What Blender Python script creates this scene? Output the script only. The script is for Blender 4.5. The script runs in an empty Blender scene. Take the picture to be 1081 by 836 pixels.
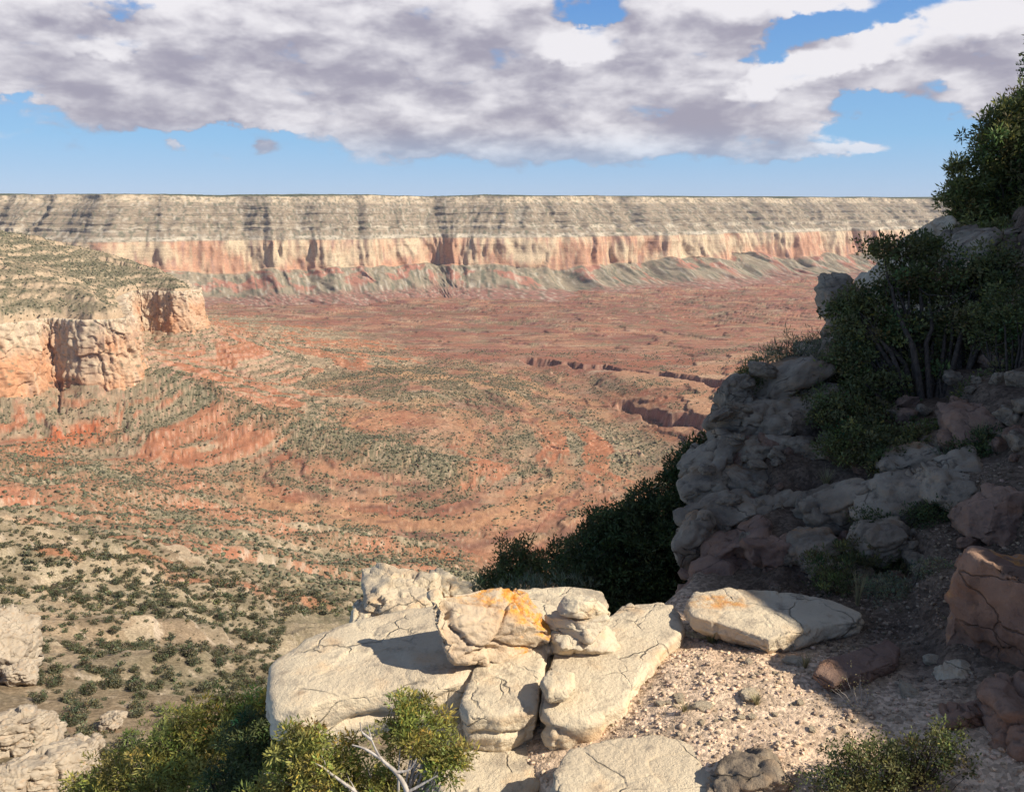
import bpy, math, random
import numpy as np
from mathutils import Vector

R = math.radians
scene = bpy.context.scene
# ------------------------------------------------------------------ camera
PITCH = R(12.7)
F = 900.0
CX, CY = 540.5, 418.0
cam_d = bpy.data.cameras.new('camera')
cam = bpy.data.objects.new('camera', cam_d)
scene.collection.objects.link(cam)
cam.location = (0, 0, 0)
cam.rotation_euler = (math.pi/2 - PITCH, 0, 0)
cam_d.sensor_width = 36
cam_d.lens = 36*F/1081
cam_d.clip_start = 0.05
cam_d.clip_end = 60000
scene.camera = cam
# ------------------------------------------------------------------ light
SUN_AZ = R(110)       # clockwise from the view direction (+Y)
SUN_EL = R(40)
SKY_STRENGTH = 0.10
sun_d = bpy.data.lights.new('sun', 'SUN')
sun_d.energy = 5.0
sun_d.angle = R(0.53)
sun_d.color = (1.0, 0.93, 0.82)
sun = bpy.data.objects.new('sun', sun_d)
scene.collection.objects.link(sun)
sdir = Vector((math.sin(SUN_AZ)*math.cos(SUN_EL), math.cos(SUN_AZ)*math.cos(SUN_EL), math.sin(SUN_EL)))
sun.rotation_euler = sdir.to_track_quat('Z', 'Y').to_euler()
sun.location = sdir*50
vs = scene.view_settings
scene.display_settings.display_device = 'sRGB'
vs.view_transform = 'Standard'
vs.look = 'None'
vs.exposure = 0.48
vs.gamma = 1.0
vs.use_curve_mapping = False
scene.cycles.max_bounces = 5
scene.cycles.diffuse_bounces = 3
scene.cycles.transparent_max_bounces = 4
scene.cycles.volume_bounces = 0


class NT:
    """small helper for node trees"""
    def __init__(self, nt):
        self.nt = nt
        self.n = nt.nodes
        self.l = nt.links
    def new(self, t, **kw):
        nd = self.n.new(t)
        for k, v in kw.items():
            setattr(nd, k, v)
        return nd
    def put(self, sock, v):
        if isinstance(v, bpy.types.NodeSocket):
            self.l.new(v, sock)
        elif v is not None:
            sock.default_value = v
    def math(self, op, a, b=None, c=None, clamp=False):
        nd = self.new('ShaderNodeMath', operation=op)
        nd.use_clamp = clamp
        self.put(nd.inputs[0], a)
        if b is not None: self.put(nd.inputs[1], b)
        if c is not None: self.put(nd.inputs[2], c)
        return nd.outputs[0]
    def vmath(self, op, a, b=None, s=None):
        nd = self.new('ShaderNodeVectorMath', operation=op)
        self.put(nd.inputs[0], a)
        if b is not None: self.put(nd.inputs[1], b)
        if s is not None: self.put(nd.inputs['Scale'], s)
        return nd.outputs[0]
    def mix(self, f, a, b, mode='MIX'):
        nd = self.new('ShaderNodeMix', data_type='RGBA', blend_type=mode)
        self.put(nd.inputs[0], f)
        self.put(nd.inputs[6], a if not isinstance(a, tuple) else (*a[:3], 1))
        self.put(nd.inputs[7], b if not isinstance(b, tuple) else (*b[:3], 1))
        return nd.outputs[2]
    def noise(self, vec, scale, detail=4, rough=0.55, dist=0.0):
        nd = self.new('ShaderNodeTexNoise')
        self.put(nd.inputs['Vector'], vec)
        nd.inputs['Scale'].default_value = scale
        nd.inputs['Detail'].default_value = detail
        nd.inputs['Roughness'].default_value = rough
        nd.inputs['Distortion'].default_value = dist
        return nd.outputs[0]
    def smooth(self, v, lo, hi, a=0.0, b=1.0):
        nd = self.new('ShaderNodeMapRange', interpolation_type='SMOOTHSTEP')
        self.put(nd.inputs[0], v)
        for i, q in zip((1, 2, 3, 4), (lo, hi, a, b)):
            nd.inputs[i].default_value = q
        return nd.outputs[0]
    def mapping(self, vec, scale=(1, 1, 1), loc=(0, 0, 0)):
        nd = self.new('ShaderNodeMapping')
        self.put(nd.inputs[0], vec)
        nd.inputs['Scale'].default_value = scale
        nd.inputs['Location'].default_value = loc
        return nd.outputs[0]


# ------------------------------------------------------------------ world: sky + clouds
world = bpy.data.worlds.new('World')
scene.world = world
world.use_nodes = True
W = NT(world.node_tree)
W.n.clear()
sky = W.new('ShaderNodeTexSky', sky_type='NISHITA')
sky.sun_disc = False
sky.sun_elevation = SUN_EL
sky.sun_rotation = SUN_AZ
sky.altitude = 1900
sky.air_density = 1.0
sky.dust_density = 0.15
sky.ozone_density = 2.5

def px_angles(px, py):
    """photo pixel -> azimuth, elevation in degrees"""
    a = (px-CX)/F; b = (CY-py)/F
    d = (a, math.cos(PITCH)+b*math.sin(PITCH), -math.sin(PITCH)+b*math.cos(PITCH))
    return math.degrees(math.atan2(d[0], d[1])), math.degrees(math.atan2(d[2], math.hypot(d[0], d[1])))

# cloud banks: (centre px, centre py, half width px, half height px, weight) as azimuth/elevation bumps of the real sky
CLOUDS = [(60, 35, 170, 55, 1.0), (20, 70, 60, 25, .7), (150, 70, 150, 50, 1.1), (160, 108, 110, 17, .9), (290, 75, 170, 50, 1.2), (420, 50, 210, 85, 1.3),
          (600, 70, 170, 75, 1.2), (500, 118, 110, 28, 1.0), (620, 135, 170, 28, 1.1), (740, 50, 120, 60, 1.1), (750, 120, 90, 30, .9),
          (800, 10, 90, 26, 1.0), (930, 70, 110, 36, 1.3), (1030, 40, 110, 34, 1.2), (865, 128, 80, 20, .8),
          (1060, 100, 42, 28, 1.1), (1150, 60, 60, 90, 1.0), 
          (840, 160, 60, 9, .7), (-120, 60, 160, 70, 1.0), (500, -140, 900, 80, .6), (1240, 40, 120, 60, .9)]
HOLES = [(118, 14, 50, 13, 1.45), (628, 12, 46, 15, 1.6), (875, 30, 66, 15, 1.6), (815, 56, 48, 15, 1.45), (20, 108, 50, 16, 1.2), (950, 138, 60, 12, 1.0), (1075, 62, 30, 10, 1.0),
         (905, 112, 44, 10, 1.0), (1010, 84, 36, 9, 1.0), (230, 138, 90, 10, .6)]

PUFFS = [(435, 154, 30, 9, 1.5), (535, 157, 44, 9, 1.3), (312, 134, 40, 5, 1.2), (185, 153, 9, 6, .8), (278, 155, 8, 5, .8), (373, 153, 7, 5, .75), (640, 160, 60, 8, 1.0), (900, 158, 50, 6, .8)]

def cloud_group():
    g = bpy.data.node_groups.new('cloud_density', 'ShaderNodeTree')
    g.interface.new_socket('P', in_out='INPUT', socket_type='NodeSocketVector')
    g.interface.new_socket('D', in_out='OUTPUT', socket_type='NodeSocketFloat')
    N = NT(g)
    gi = N.new('NodeGroupInput'); go = N.new('NodeGroupOutput')
    P = gi.outputs[0]
    # warp the position so that the banks are ragged
    def nvec(scale, detail, amt, stretch):
        q = N.mapping(P, stretch)
        nd = N.new('ShaderNodeTexNoise')
        N.put(nd.inputs['Vector'], q)
        nd.inputs['Scale'].default_value = scale; nd.inputs['Detail'].default_value = detail
        nd.inputs['Roughness'].default_value = .58
        v = N.vmath('SUBTRACT', nd.outputs[1], (.5, .5, .5))
        return N.vmath('SCALE', v, s=amt)
    w = N.vmath('ADD', N.vmath('ADD', P, nvec(.16, 3, 3.5, (1, 1.6, 1))), nvec(.8, 5, 1.7, (1, 1.5, 1)))
    tot = None
    for lst, sg in ((CLOUDS, 1), (HOLES, -1), (PUFFS, 1)):
        sep = N.new('ShaderNodeSeparateXYZ')
        N.put(sep.inputs[0], N.vmath('ADD', P, nvec(1.3, 4, .9, (1, 1.5, 1))) if lst is PUFFS else w)
        x, y = sep.outputs[0], sep.outputs[1]
        for (px, py, hw, hh, wt) in lst:
            az, el = px_angles(px, py)
            sx = math.degrees(hw/F)*1.0; sy = math.degrees(hh/F)*1.0
            dx = N.math('MULTIPLY', N.math('SUBTRACT', x, az), 1/sx)
            dy = N.math('MULTIPLY', N.math('SUBTRACT', y, el), 1/sy)
            r2 = N.math('ADD', N.math('MULTIPLY', dx, dx), N.math('MULTIPLY', dy, dy))
            e = N.math('MULTIPLY', N.math('EXPONENT', N.math('MULTIPLY', r2, -1.1)), sg*wt)
            tot = e if tot is None else N.math('ADD', tot, e)
    n1 = N.noise(N.mapping(P, (1, 2.3, 1)), .27, 9, .50, .3)
    n2 = N.noise(N.mapping(P, (1, 1.5, 1), (7, 3, 0)), 1.7, 6, .55, .2)
    d = N.math('ADD', N.math('MINIMUM', tot, 1.1), N.math('MULTIPLY', N.math('SUBTRACT', n1, .5), 1.7))
    d = N.math('ADD', d, N.math('MULTIPLY', N.math('SUBTRACT', n2, .5), .22))
    N.put(go.inputs[0], d)
    return g

cg = cloud_group()
tc = W.new('ShaderNodeTexCoord')
sep = W.new('ShaderNodeSeparateXYZ'); W.put(sep.inputs[0], tc.outputs['Generated'])
az = W.math('MULTIPLY', W.math('ARCTAN2', sep.outputs[0], sep.outputs[1]), 180/math.pi)
el = W.math('MULTIPLY', W.math('ARCSINE', sep.outputs[2]), 180/math.pi)
cmb = W.new('ShaderNodeCombineXYZ'); W.put(cmb.inputs[0], az); W.put(cmb.inputs[1], el)
def dens(off):
    nd = W.new('ShaderNodeGroup'); nd.node_tree = cg
    W.put(nd.inputs[0], W.vmath('ADD', cmb.outputs[0], off))
    return nd.outputs[0]
d0 = dens((0, 0, 0)); d1 = dens((.6, 2.1, 0))
alpha = W.smooth(d0, .46, .92)
# relief: bright where the cloud thins towards the sun and the zenith, grey where it stays thick
core = W.smooth(d0, .7, 1.5)
rel = W.math('SUBTRACT', d0, d1)
lf = W.math('ADD', W.math('MULTIPLY', rel, .8), W.math('MULTIPLY', core, -.25))
lf = W.math('ADD', lf, W.math('MULTIPLY', W.math('SUBTRACT', W.noise(W.mapping(cmb.outputs[0], (1, 2.6, 1), (3, 9, 0)), .16, 4, .5), .5), 1.5))
lit = W.smooth(lf, -.48, .40)
ccol = W.mix(lit, (2.75, 2.6, 3.15), (6.4, 6.2, 6.4))
thin = W.smooth(sep.outputs[2], .0, .09, .12, 1.0)
alpha = W.math('MULTIPLY', alpha, W.math('MULTIPLY', thin, .97))
# clear desert air: deeper blue low in the sky than the sky model gives by itself
rampn = W.new('ShaderNodeValToRGB'); W.put(rampn.inputs[0], W.math('MULTIPLY', el, 1/25))
cr = rampn.color_ramp
cr.elements[0].position = 0.0; cr.elements[0].color = (2.9, 3.9, 5.5, 1)
cr.elements[1].position = 1.0; cr.elements[1].color = (.42, 1.35, 4.4, 1)
e_ = cr.elements.new(.16); e_.color = (1.65, 3.5, 5.7, 1)
e_ = cr.elements.new(.5); e_.color = (.75, 2.2, 5.1, 1)
hs_ = W.new('ShaderNodeHueSaturation'); hs_.inputs['Saturation'].default_value = .62; W.put(hs_.inputs['Color'], sky.outputs[0])
clear = W.mix(W.smooth(el, 22, 45, .85, 0), hs_.outputs[0], rampn.outputs[0])
mixc = W.mix(alpha, clear, ccol)
bg = W.new('ShaderNodeBackground'); W.put(bg.inputs[0], mixc); bg.inputs[1].default_value = SKY_STRENGTH
wo = W.new('ShaderNodeOutputWorld'); W.put(wo.inputs[0], bg.outputs[0])
world.cycles.sampling_method = 'MANUAL'
world.cycles.sample_map_resolution = 256

# ------------------------------------------------------------------ helpers
rng = np.random.default_rng(7)
random.seed(7)
SP, CP = math.sin(PITCH), math.cos(PITCH)

def ray(px, py):
    a = (px-CX)/F; b = (CY-py)/F
    return np.array([a, CP+b*SP, -SP+b*CP])

def at(px, py, Y):
    d = ray(px, py)
    return d*(Y/d[1])

def atz(px, py, z):
    d = ray(px, py)
    return d*(z/d[2])

def to_px(x, y, z):
    dep = y*CP - z*SP
    up = y*SP + z*CP
    return CX+F*x/dep, CY-F*up/dep

PERM = np.random.default_rng(1).permutation(256).astype(np.int32)
PERM = np.concatenate([PERM, PERM])
GX = np.cos(np.arange(256)/256*2*np.pi); GY = np.sin(np.arange(256)/256*2*np.pi)
VAL = np.random.default_rng(2).random(256)*2-1

def _q(t): return t*t*t*(t*(t*6-15)+10)

def n2(x, y, seed=0):
    x = np.asarray(x, float)+seed*17.13; y = np.asarray(y, float)+seed*9.71
    xf = np.floor(x); yf = np.floor(y)
    xi = xf.astype(np.int64) & 255; yi = yf.astype(np.int64) & 255
    fx = x-xf; fy = y-yf
    u = _q(fx); v = _q(fy)
    def g(a, b, dx, dy):
        h = PERM[PERM[(xi+a) & 255]+((yi+b) & 255)]
        return GX[h]*dx+GY[h]*dy
    a = g(0, 0, fx, fy); b = g(1, 0, fx-1, fy); c = g(0, 1, fx, fy-1); d = g(1, 1, fx-1, fy-1)
    return (a+(b-a)*u+((c+(d-c)*u)-(a+(b-a)*u))*v)*1.5

def fbm2(x, y, o=4, seed=0, gain=.5, lac=2.03):
    s = 0; a = 1; t = 0
    for i in range(o):
        s = s+a*n2(x, y, seed+i*3); t += a
        x = x*lac; y = y*lac; a *= gain
    return s/t*1.3

def ridge2(x, y, o=4, seed=0):
    s = 0; a = 1; t = 0
    for i in range(o):
        s = s+a*(1-2*np.abs(n2(x, y, seed+i*5))); t += a
        x = x*2.1; y = y*2.1; a *= .5
    return s/t

def n3(x, y, z, seed=0):
    x = x+seed*13.7; y = y+seed*7.3; z = z+seed*3.1
    xf = np.floor(x); yf = np.floor(y); zf = np.floor(z)
    xi = xf.astype(np.int64) & 255; yi = yf.astype(np.int64) & 255; zi = zf.astype(np.int64) & 255
    u = _q(x-xf); v = _q(y-yf); w = _q(z-zf)
    def g(a, b, c):
        return VAL[PERM[PERM[PERM[(xi+a) & 255]+((yi+b) & 255)]+((zi+c) & 255)]]
    def L(a, b, t): return a+(b-a)*t
    return L(L(L(g(0, 0, 0), g(1, 0, 0), u), L(g(0, 1, 0), g(1, 1, 0), u), v),
             L(L(g(0, 0, 1), g(1, 0, 1), u), L(g(0, 1, 1), g(1, 1, 1), u), v), w)

def fbm3(p, f, o=4, seed=0, gain=.5):
    s = 0; a = 1; t = 0
    for i in range(o):
        s = s+a*n3(p[:, 0]*f, p[:, 1]*f, p[:, 2]*f, seed+i); t += a
        f *= 2.07; a *= gain
    return s/t

def _cellrand(h, k): return VAL[PERM[(h+k*37) & 255]]

def worley(p, seed=0, planar=1.0):
    """broken-rock relief: every cell is a tilted facet; returns facet height and distance to the nearest joint"""
    p = p+seed*5.17
    ip = np.floor(p).astype(np.int64); n = len(p); dim = p.shape[1]
    b1 = np.full(n, 1e9); b2 = np.full(n, 1e9); hh = np.zeros(n)
    import itertools
    for o in itertools.product((-1, 0, 1), repeat=dim):
        c = ip+np.array(o)
        h = PERM[PERM[c[:, 0] & 255]+(c[:, 1] & 255)]
        if dim == 3: h = PERM[h+(c[:, 2] & 255)]
        q = p-(c+.5+.48*np.stack([_cellrand(h, k+1) for k in range(dim)], -1))
        d = (q*q).sum(1)
        t = sum(q[:, k]*_cellrand(h, k+7) for k in range(dim))*planar+_cellrand(h, 13)*.5
        m = d < b1
        b2 = np.where(m, b1, np.minimum(b2, d)); hh = np.where(m, t, hh); b1 = np.where(m, d, b1)
    return hh, np.sqrt(b2)-np.sqrt(b1)

def sst(x, a, b):
    t = np.clip((x-a)/(b-a), 0, 1)
    return t*t*(3-2*t)

def mesh_from(name, co, quads=None, tris=None, cols=None, smooth=True, attrs=None):
    me = bpy.data.meshes.new(name)
    co = np.ascontiguousarray(co, dtype=np.float32)
    me.vertices.add(len(co)); me.vertices.foreach_set('co', co.ravel())
    idx = []; start = []; tot = 0
    nq = 0 if quads is None else len(quads); nt = 0 if tris is None else len(tris)
    parts = []
    if nq: parts.append(np.asarray(quads, np.int32).ravel())
    if nt: parts.append(np.asarray(tris, np.int32).ravel())
    li = np.concatenate(parts)
    st = np.concatenate([np.arange(nq)*4, nq*4+np.arange(nt)*3]).astype(np.int32)
    me.loops.add(len(li)); me.loops.foreach_set('vertex_index', li)
    me.polygons.add(nq+nt); me.polygons.foreach_set('loop_start', st)
    if smooth: me.polygons.foreach_set('use_smooth', np.ones(nq+nt, bool))
    me.update(calc_edges=True)
    if cols is not None:
        c4 = np.ones((len(co), 4), np.float32); c4[:, :3] = cols
        at_ = me.color_attributes.new('Col', 'FLOAT_COLOR', 'POINT')
        at_.data.foreach_set('color', c4.ravel())
    for k, v in (attrs or {}).items():
        a_ = me.attributes.new(k, 'FLOAT', 'POINT'); a_.data.foreach_set('value', np.asarray(v, np.float32))
    return me

def grid_quads(nu, nv, wrap=False):
    """vertices laid out [u][v], nu x nv"""
    iu = np.arange(nu if wrap else nu-1); iv = np.arange(nv-1)
    U, V = np.meshgrid(iu, iv, indexing='ij')
    U2 = (U+1) % nu
    return np.stack([U*nv+V, U2*nv+V, U2*nv+V+1, U*nv+V+1], -1).reshape(-1, 4)

def link(name, me, mat=None, parent=None, loc=(0, 0, 0)):
    o = bpy.data.objects.new(name, me)
    scene.collection.objects.link(o)
    o.location = loc
    if mat is not None and not me.materials: me.materials.append(mat)
    if parent is not None: o.parent = parent
    return o

def tag(o, label=None, cat=None, group=None, kind=None):
    if label: o['label'] = label
    if cat: o['category'] = cat
    if group: o['group'] = group
    if kind: o['kind'] = kind
    return o

def empty(name, loc=(0, 0, 0)):
    o = bpy.data.objects.new(name, None)
    scene.collection.objects.link(o)
    o.location = loc
    o.empty_display_size = .1
    return o

# ------------------------------------------------------------------ materials
def mat_new(name):
    m = bpy.data.materials.new(name); m.use_nodes = True
    N = NT(m.node_tree); N.n.clear()
    out = N.new('ShaderNodeOutputMaterial'); p = N.new('ShaderNodeBsdfPrincipled')
    p.inputs['Roughness'].default_value = .92
    p.inputs['Specular IOR Level'].default_value = .15
    N.put(out.inputs[0], p.outputs[0])
    return m, N, p, out

def vcol(N):
    nd = N.new('ShaderNodeVertexColor'); nd.layer_name = 'Col'
    return nd.outputs[0]

def terrain_mat():
    m, N, p, out = mat_new('terrain_rock_and_soil')
    tcn = N.new('ShaderNodeTexCoord')
    o = tcn.outputs['Object']
    a = N.noise(o, 1.3, 8, .7)
    b = N.noise(o, .13, 5, .6)
    f = N.math('MULTIPLY', N.smooth(a, .3, .7, .60, 1.32), N.smooth(b, .3, .7, .86, 1.12))
    N.put(p.inputs['Base Color'], N.vmath('SCALE', vcol(N), s=f))
    p.inputs['Roughness'].default_value = 1.0
    p.inputs['Specular IOR Level'].default_value = 0.0
    b_ = N.new('ShaderNodeBump'); b_.inputs['Strength'].default_value = .8; b_.inputs['Distance'].default_value = .35
    N.put(b_.inputs['Height'], a); N.put(p.inputs['Normal'], b_.outputs[0])
    return m
M_TERR = terrain_mat()

def rock_mat(name, c1, c2, stain=(.16, .14, .12), lichen=(.55, .20, .04), stainamt=.5, crack=.55, scale=1.0, bump=.9):
    m, N, p, out = mat_new(name)
    tcn = N.new('ShaderNodeTexCoord')
    oi = N.new('ShaderNodeObjectInfo')
    o = N.vmath('ADD', tcn.outputs['Object'], N.vmath('SCALE', (31.7, 17.3, 9.1), s=oi.outputs['Random']))
    warp = N.new('ShaderNodeTexNoise'); N.put(warp.inputs['Vector'], o); warp.inputs['Scale'].default_value = 2.2*scale; warp.inputs['Detail'].default_value = 4
    wv = N.vmath('ADD', o, N.vmath('SCALE', N.vmath('SUBTRACT', warp.outputs[1], (.5, .5, .5)), s=.35/scale))
    big = N.noise(o, 1.6*scale, 6, .6)
    med = N.noise(o, 7*scale, 7, .65)
    fine = N.noise(o, 38*scale, 6, .7)
    grit = N.noise(o, 150*scale, 3, .7)
    col = N.mix(N.smooth(big, .35, .65), c1, c2)
    col = N.mix(N.math('MULTIPLY', N.smooth(med, .50, .72), stainamt), col, stain)
    warmn = N.noise(N.mapping(o, (1, 1, 2.5), (5, 2, 1)), 3.1*scale, 5, .6)
    col = N.mix(N.smooth(warmn, .5, .75, 0, .45), col, (c1[0]*.95, c1[1]*.66, c1[2]*.42))
    # dark speckle of lichen and pits
    sp = N.smooth(fine, .60, .72, 0, .5)
    col = N.mix(sp, col, (stain[0]*.8, stain[1]*.8, stain[2]*.8))
    lt = N.smooth(fine, .40, .28, 0, .35)
    col = N.mix(lt, col, (min(c1[0]*1.35, .8), min(c1[1]*1.35, .78), min(c1[2]*1.4, .72)))
    v = N.new('ShaderNodeTexVoronoi'); v.feature = 'DISTANCE_TO_EDGE'
    N.put(v.inputs['Vector'], N.mapping(wv, (1, 1, 1.9))); v.inputs['Scale'].default_value = 2.3*scale
    ck = N.smooth(v.outputs['Distance'], .0, .028, 1, 0)
    ckm = N.math('MULTIPLY', ck, N.smooth(N.noise(o, 2.6*scale, 3), .47, .6, 0, crack))
    col = N.mix(ckm, col, (stain[0]*.45, stain[1]*.45, stain[2]*.42))
    at_ = N.new('ShaderNodeAttribute'); at_.attribute_name = 'lichen'
    lm = N.math('MULTIPLY', at_.outputs['Fac'], N.smooth(N.noise(o, 9*scale, 6, .7), .38, .58))
    lc = N.mix(N.smooth(fine, .4, .6), lichen, (lichen[0]*1.15, lichen[1]*1.6, lichen[2]*1.9))
    col = N.mix(lm, col, lc)
    N.put(p.inputs['Base Color'], col)
    h = N.math('ADD', N.math('MULTIPLY', med, .55), N.math('MULTIPLY', fine, .28))
    h = N.math('ADD', h, N.math('MULTIPLY', grit, .06))
    h = N.math('SUBTRACT', h, N.math('MULTIPLY', ckm, .5))
    b = N.new('ShaderNodeBump'); b.inputs['Strength'].default_value = bump; b.inputs['Distance'].default_value = .06/scale
    N.put(b.inputs['Height'], h); N.put(p.inputs['Normal'], b.outputs[0])
    return m
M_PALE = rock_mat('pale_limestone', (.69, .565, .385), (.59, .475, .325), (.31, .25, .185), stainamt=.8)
M_CAIRN = rock_mat('cream_limestone', (.66, .54, .36), (.60, .50, .36), (.36, .29, .2), stainamt=.4, scale=1.6, crack=.3)
M_ORANGE = rock_mat('orange_lichen_rock', (.66, .52, .35), (.56, .42, .28), (.30, .22, .15), (.66, .24, .04), stainamt=.5)
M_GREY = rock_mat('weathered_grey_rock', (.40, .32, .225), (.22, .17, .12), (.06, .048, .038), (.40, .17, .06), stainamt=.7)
M_RED = rock_mat('rust_brown_rock', (.36, .225, .15), (.23, .145, .105), (.10, .075, .06), (.52, .20, .06), stainamt=.6)
M_FARPALE = rock_mat('pale_outcrop', (.44, .36, .26), (.35, .28, .20), (.18, .145, .11), stainamt=.5, scale=.35, crack=.8)

def ground_mat():
    m, N, p, out = mat_new('gravelly_soil')
    tcn = N.new('ShaderNodeTexCoord'); o = tcn.outputs['Object']
    v = N.new('ShaderNodeTexVoronoi'); v.feature = 'F1'; N.put(v.inputs['Vector'], N.vmath('ADD', o, N.vmath('SCALE', N.vmath('SUBTRACT', N.new('ShaderNodeTexNoise').outputs[1], (.5,.5,.5)), s=.0)))
    v.inputs['Scale'].default_value = 32
    v2 = N.new('ShaderNodeTexVoronoi'); v2.feature = 'F1'; N.put(v2.inputs['Vector'], o); v2.inputs['Scale'].default_value = 75
    cellc = N.new('ShaderNodeSeparateColor'); N.put(cellc.inputs[0], v.outputs['Color'])
    n = N.noise(o, 1.8, 6, .65); f = N.noise(o, 45, 6, .7)
    base = vcol(N)
    k = N.math('MULTIPLY', N.smooth(cellc.outputs[0], 0, 1, .7, 1.3), N.smooth(f, .25, .75, .75, 1.25))
    k = N.math('MULTIPLY', k, N.smooth(n, .3, .7, .85, 1.12))
    N.put(p.inputs['Base Color'], N.vmath('SCALE', base, s=k))
    h = N.math('ADD', N.math('MULTIPLY', N.smooth(v.outputs['Distance'], 0, .6, 1, 0), .7), N.math('MULTIPLY', N.smooth(v2.outputs['Distance'], 0, .6, 1, 0), .3))
    h = N.math('ADD', h, N.math('MULTIPLY', f, .8))
    b = N.new('ShaderNodeBump'); b.inputs['Strength'].default_value = .5; b.inputs['Distance'].default_value = .015
    N.put(b.inputs['Height'], h); N.put(p.inputs['Normal'], b.outputs[0])
    p.inputs['Specular IOR Level'].default_value = .05
    return m
M_GROUND = ground_mat()

def leaf_mat(name, base, trans=.3):
    m, N, p, out = mat_new(name)
    col = N.mix(1.0, vcol(N), base, 'MULTIPLY')
    N.put(p.inputs['Base Color'], col)
    p.inputs['Roughness'].default_value = .6
    p.inputs['Specular IOR Level'].default_value = .25
    t = N.new('ShaderNodeBsdfTranslucent'); N.put(t.inputs[0], col)
    mx = N.new('ShaderNodeMixShader'); mx.inputs[0].default_value = trans
    N.put(mx.inputs[1], p.outputs[0]); N.put(mx.inputs[2], t.outputs[0]); N.put(out.inputs[0], mx.outputs[0])
    return m
M_JUN = leaf_mat('juniper_foliage', (.27, .26, .07), .35)
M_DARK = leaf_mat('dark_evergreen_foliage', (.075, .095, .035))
M_PINYON = leaf_mat('pinyon_foliage', (.165, .18, .06))
M_OAK = leaf_mat('scrub_leaves', (.125, .135, .05))
M_SAGE = leaf_mat('grey_green_foliage', (.19, .20, .12))
M_FARVEG = leaf_mat('valley_shrub_foliage', (.098, .095, .052), .0)
M_GRASS = leaf_mat('dry_grass', (.36, .31, .16), .3)
M_YUCCA = leaf_mat('yucca_leaves', (.14, .17, .09), .15)

def bark_mat(name, c1, c2):
    m, N, p, out = mat_new(name)
    tcn = N.new('ShaderNodeTexCoord'); o = tcn.outputs['Object']
    n = N.noise(N.mapping(o, (1, 1, .3)), 40, 5, .6)
    N.put(p.inputs['Base Color'], N.mix(N.smooth(n, .35, .65), c1, c2))
    b = N.new('ShaderNodeBump'); b.inputs['Strength'].default_value = .6; b.inputs['Distance'].default_value = .01
    N.put(b.inputs['Height'], n); N.put(p.inputs['Normal'], b.outputs[0])
    return m
M_BARK = bark_mat('grey_bark', (.10, .075, .055), (.045, .035, .028))
M_DEAD = bark_mat('bleached_dead_wood', (.48, .43, .37), (.30, .26, .22))

# ------------------------------------------------------------------ far terrain heights
def poly_dist(x, y, pts):
    """distance to an open polyline, arc position of the nearest point and side (+1 = left of travel)"""
    best = np.full(x.shape, 1e12); arc = np.zeros(x.shape); side = np.ones(x.shape)
    s0 = 0
    for (x0, y0), (x1, y1) in zip(pts[:-1], pts[1:]):
        dx, dy = x1-x0, y1-y0; L2 = dx*dx+dy*dy; L = math.sqrt(L2)
        t = np.clip(((x-x0)*dx+(y-y0)*dy)/L2, 0, 1)
        qx = x-(x0+t*dx); qy = y-(y0+t*dy)
        d = qx*qx+qy*qy
        c = dx*qy-dy*qx
        m = d < best-1e-6
        best = np.where(m, d, best); arc = np.where(m, s0+t*L, arc); side = np.where(m, np.sign(c), side)
        s0 += L
    return np.sqrt(best), arc, side

def smooth_path(pts, n):
    pts = np.array(pts, float)
    # Catmull-Rom through the points, resampled evenly
    P = np.vstack([2*pts[0]-pts[1], pts, 2*pts[-1]-pts[-2]])
    out = []
    for i in range(1, len(P)-2):
        t = np.linspace(0, 1, 60, endpoint=False)[:, None]
        a, b, c, d = P[i-1], P[i], P[i+1], P[i+2]
        out.append(.5*((2*b)+(-a+c)*t+(2*a-5*b+4*c-d)*t*t+(-a+3*b-3*c+d)*t**3))
    out.append(P[-2][None]); out = np.vstack(out)
    s = np.concatenate([[0], np.cumsum(np.hypot(*np.diff(out[:, :2], axis=0).T))])
    si = np.linspace(0, s[-1], n)
    return np.stack([np.interp(si, s, out[:, k]) for k in range(out.shape[1])], -1), si

# near side cliff line of the left spur (plan), walked so that the high ground is on the left hand
def pl(lst): return [tuple(at(px, py, Y)[:2]) for (px, py, Y) in lst]
CLIFF = pl([(-420, 440, 1080), (-150, 425, 1260), (-40, 410, 1330), (10, 405, 1370), (60, 400, 1450), (96, 395, 1430), (140, 385, 1500), (138, 370, 1680),
            (122, 350, 1850), (145, 345, 1930), (185, 343, 1910), (206, 340, 2010), (175, 320, 2300), (90, 300, 2700), (-60, 290, 3000), (-400, 290, 3100)])
Z_TOP, Z_BASE = -196.0, -303.0
PROMO = at(190, 343, 1960)[:2]
SCARP = [(-420, 1080), (-200, 1200)]
CL_S, _ = smooth_path(CLIFF, 90)
CL_PTS = [tuple(p) for p in CL_S]
CREST = pl([(-60, 232, 1750), (20, 240, 1780), (100, 275, 1830), (190, 305, 1900)])
SPUR = pl([(150, 385, 1560), (200, 405, 1480), (280, 425, 1420), (400, 455, 1330), (470, 470, 1290)])
GORGE = pl([(900, 395, 2060), (800, 428, 1780), (768, 417, 1860), (743, 404, 1960), (700, 397, 2040), (653, 389, 2120), (610, 384, 2180), (555, 376, 2270)])
GORGE2 = pl([(800, 428, 1780), (765, 460, 1560), (720, 446, 1640), (690, 434, 1710), (655, 417, 1840)])
NEAR_Y = np.array([-200, 0, 10, 30, 60, 90, 140, 250, 420, 700, 1000, 1400, 9000.])
NEAR_Z = np.array([-6, -7, -10, -33, -53, -70, -99, -157, -235, -352, -450, -540, -990.])

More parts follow.
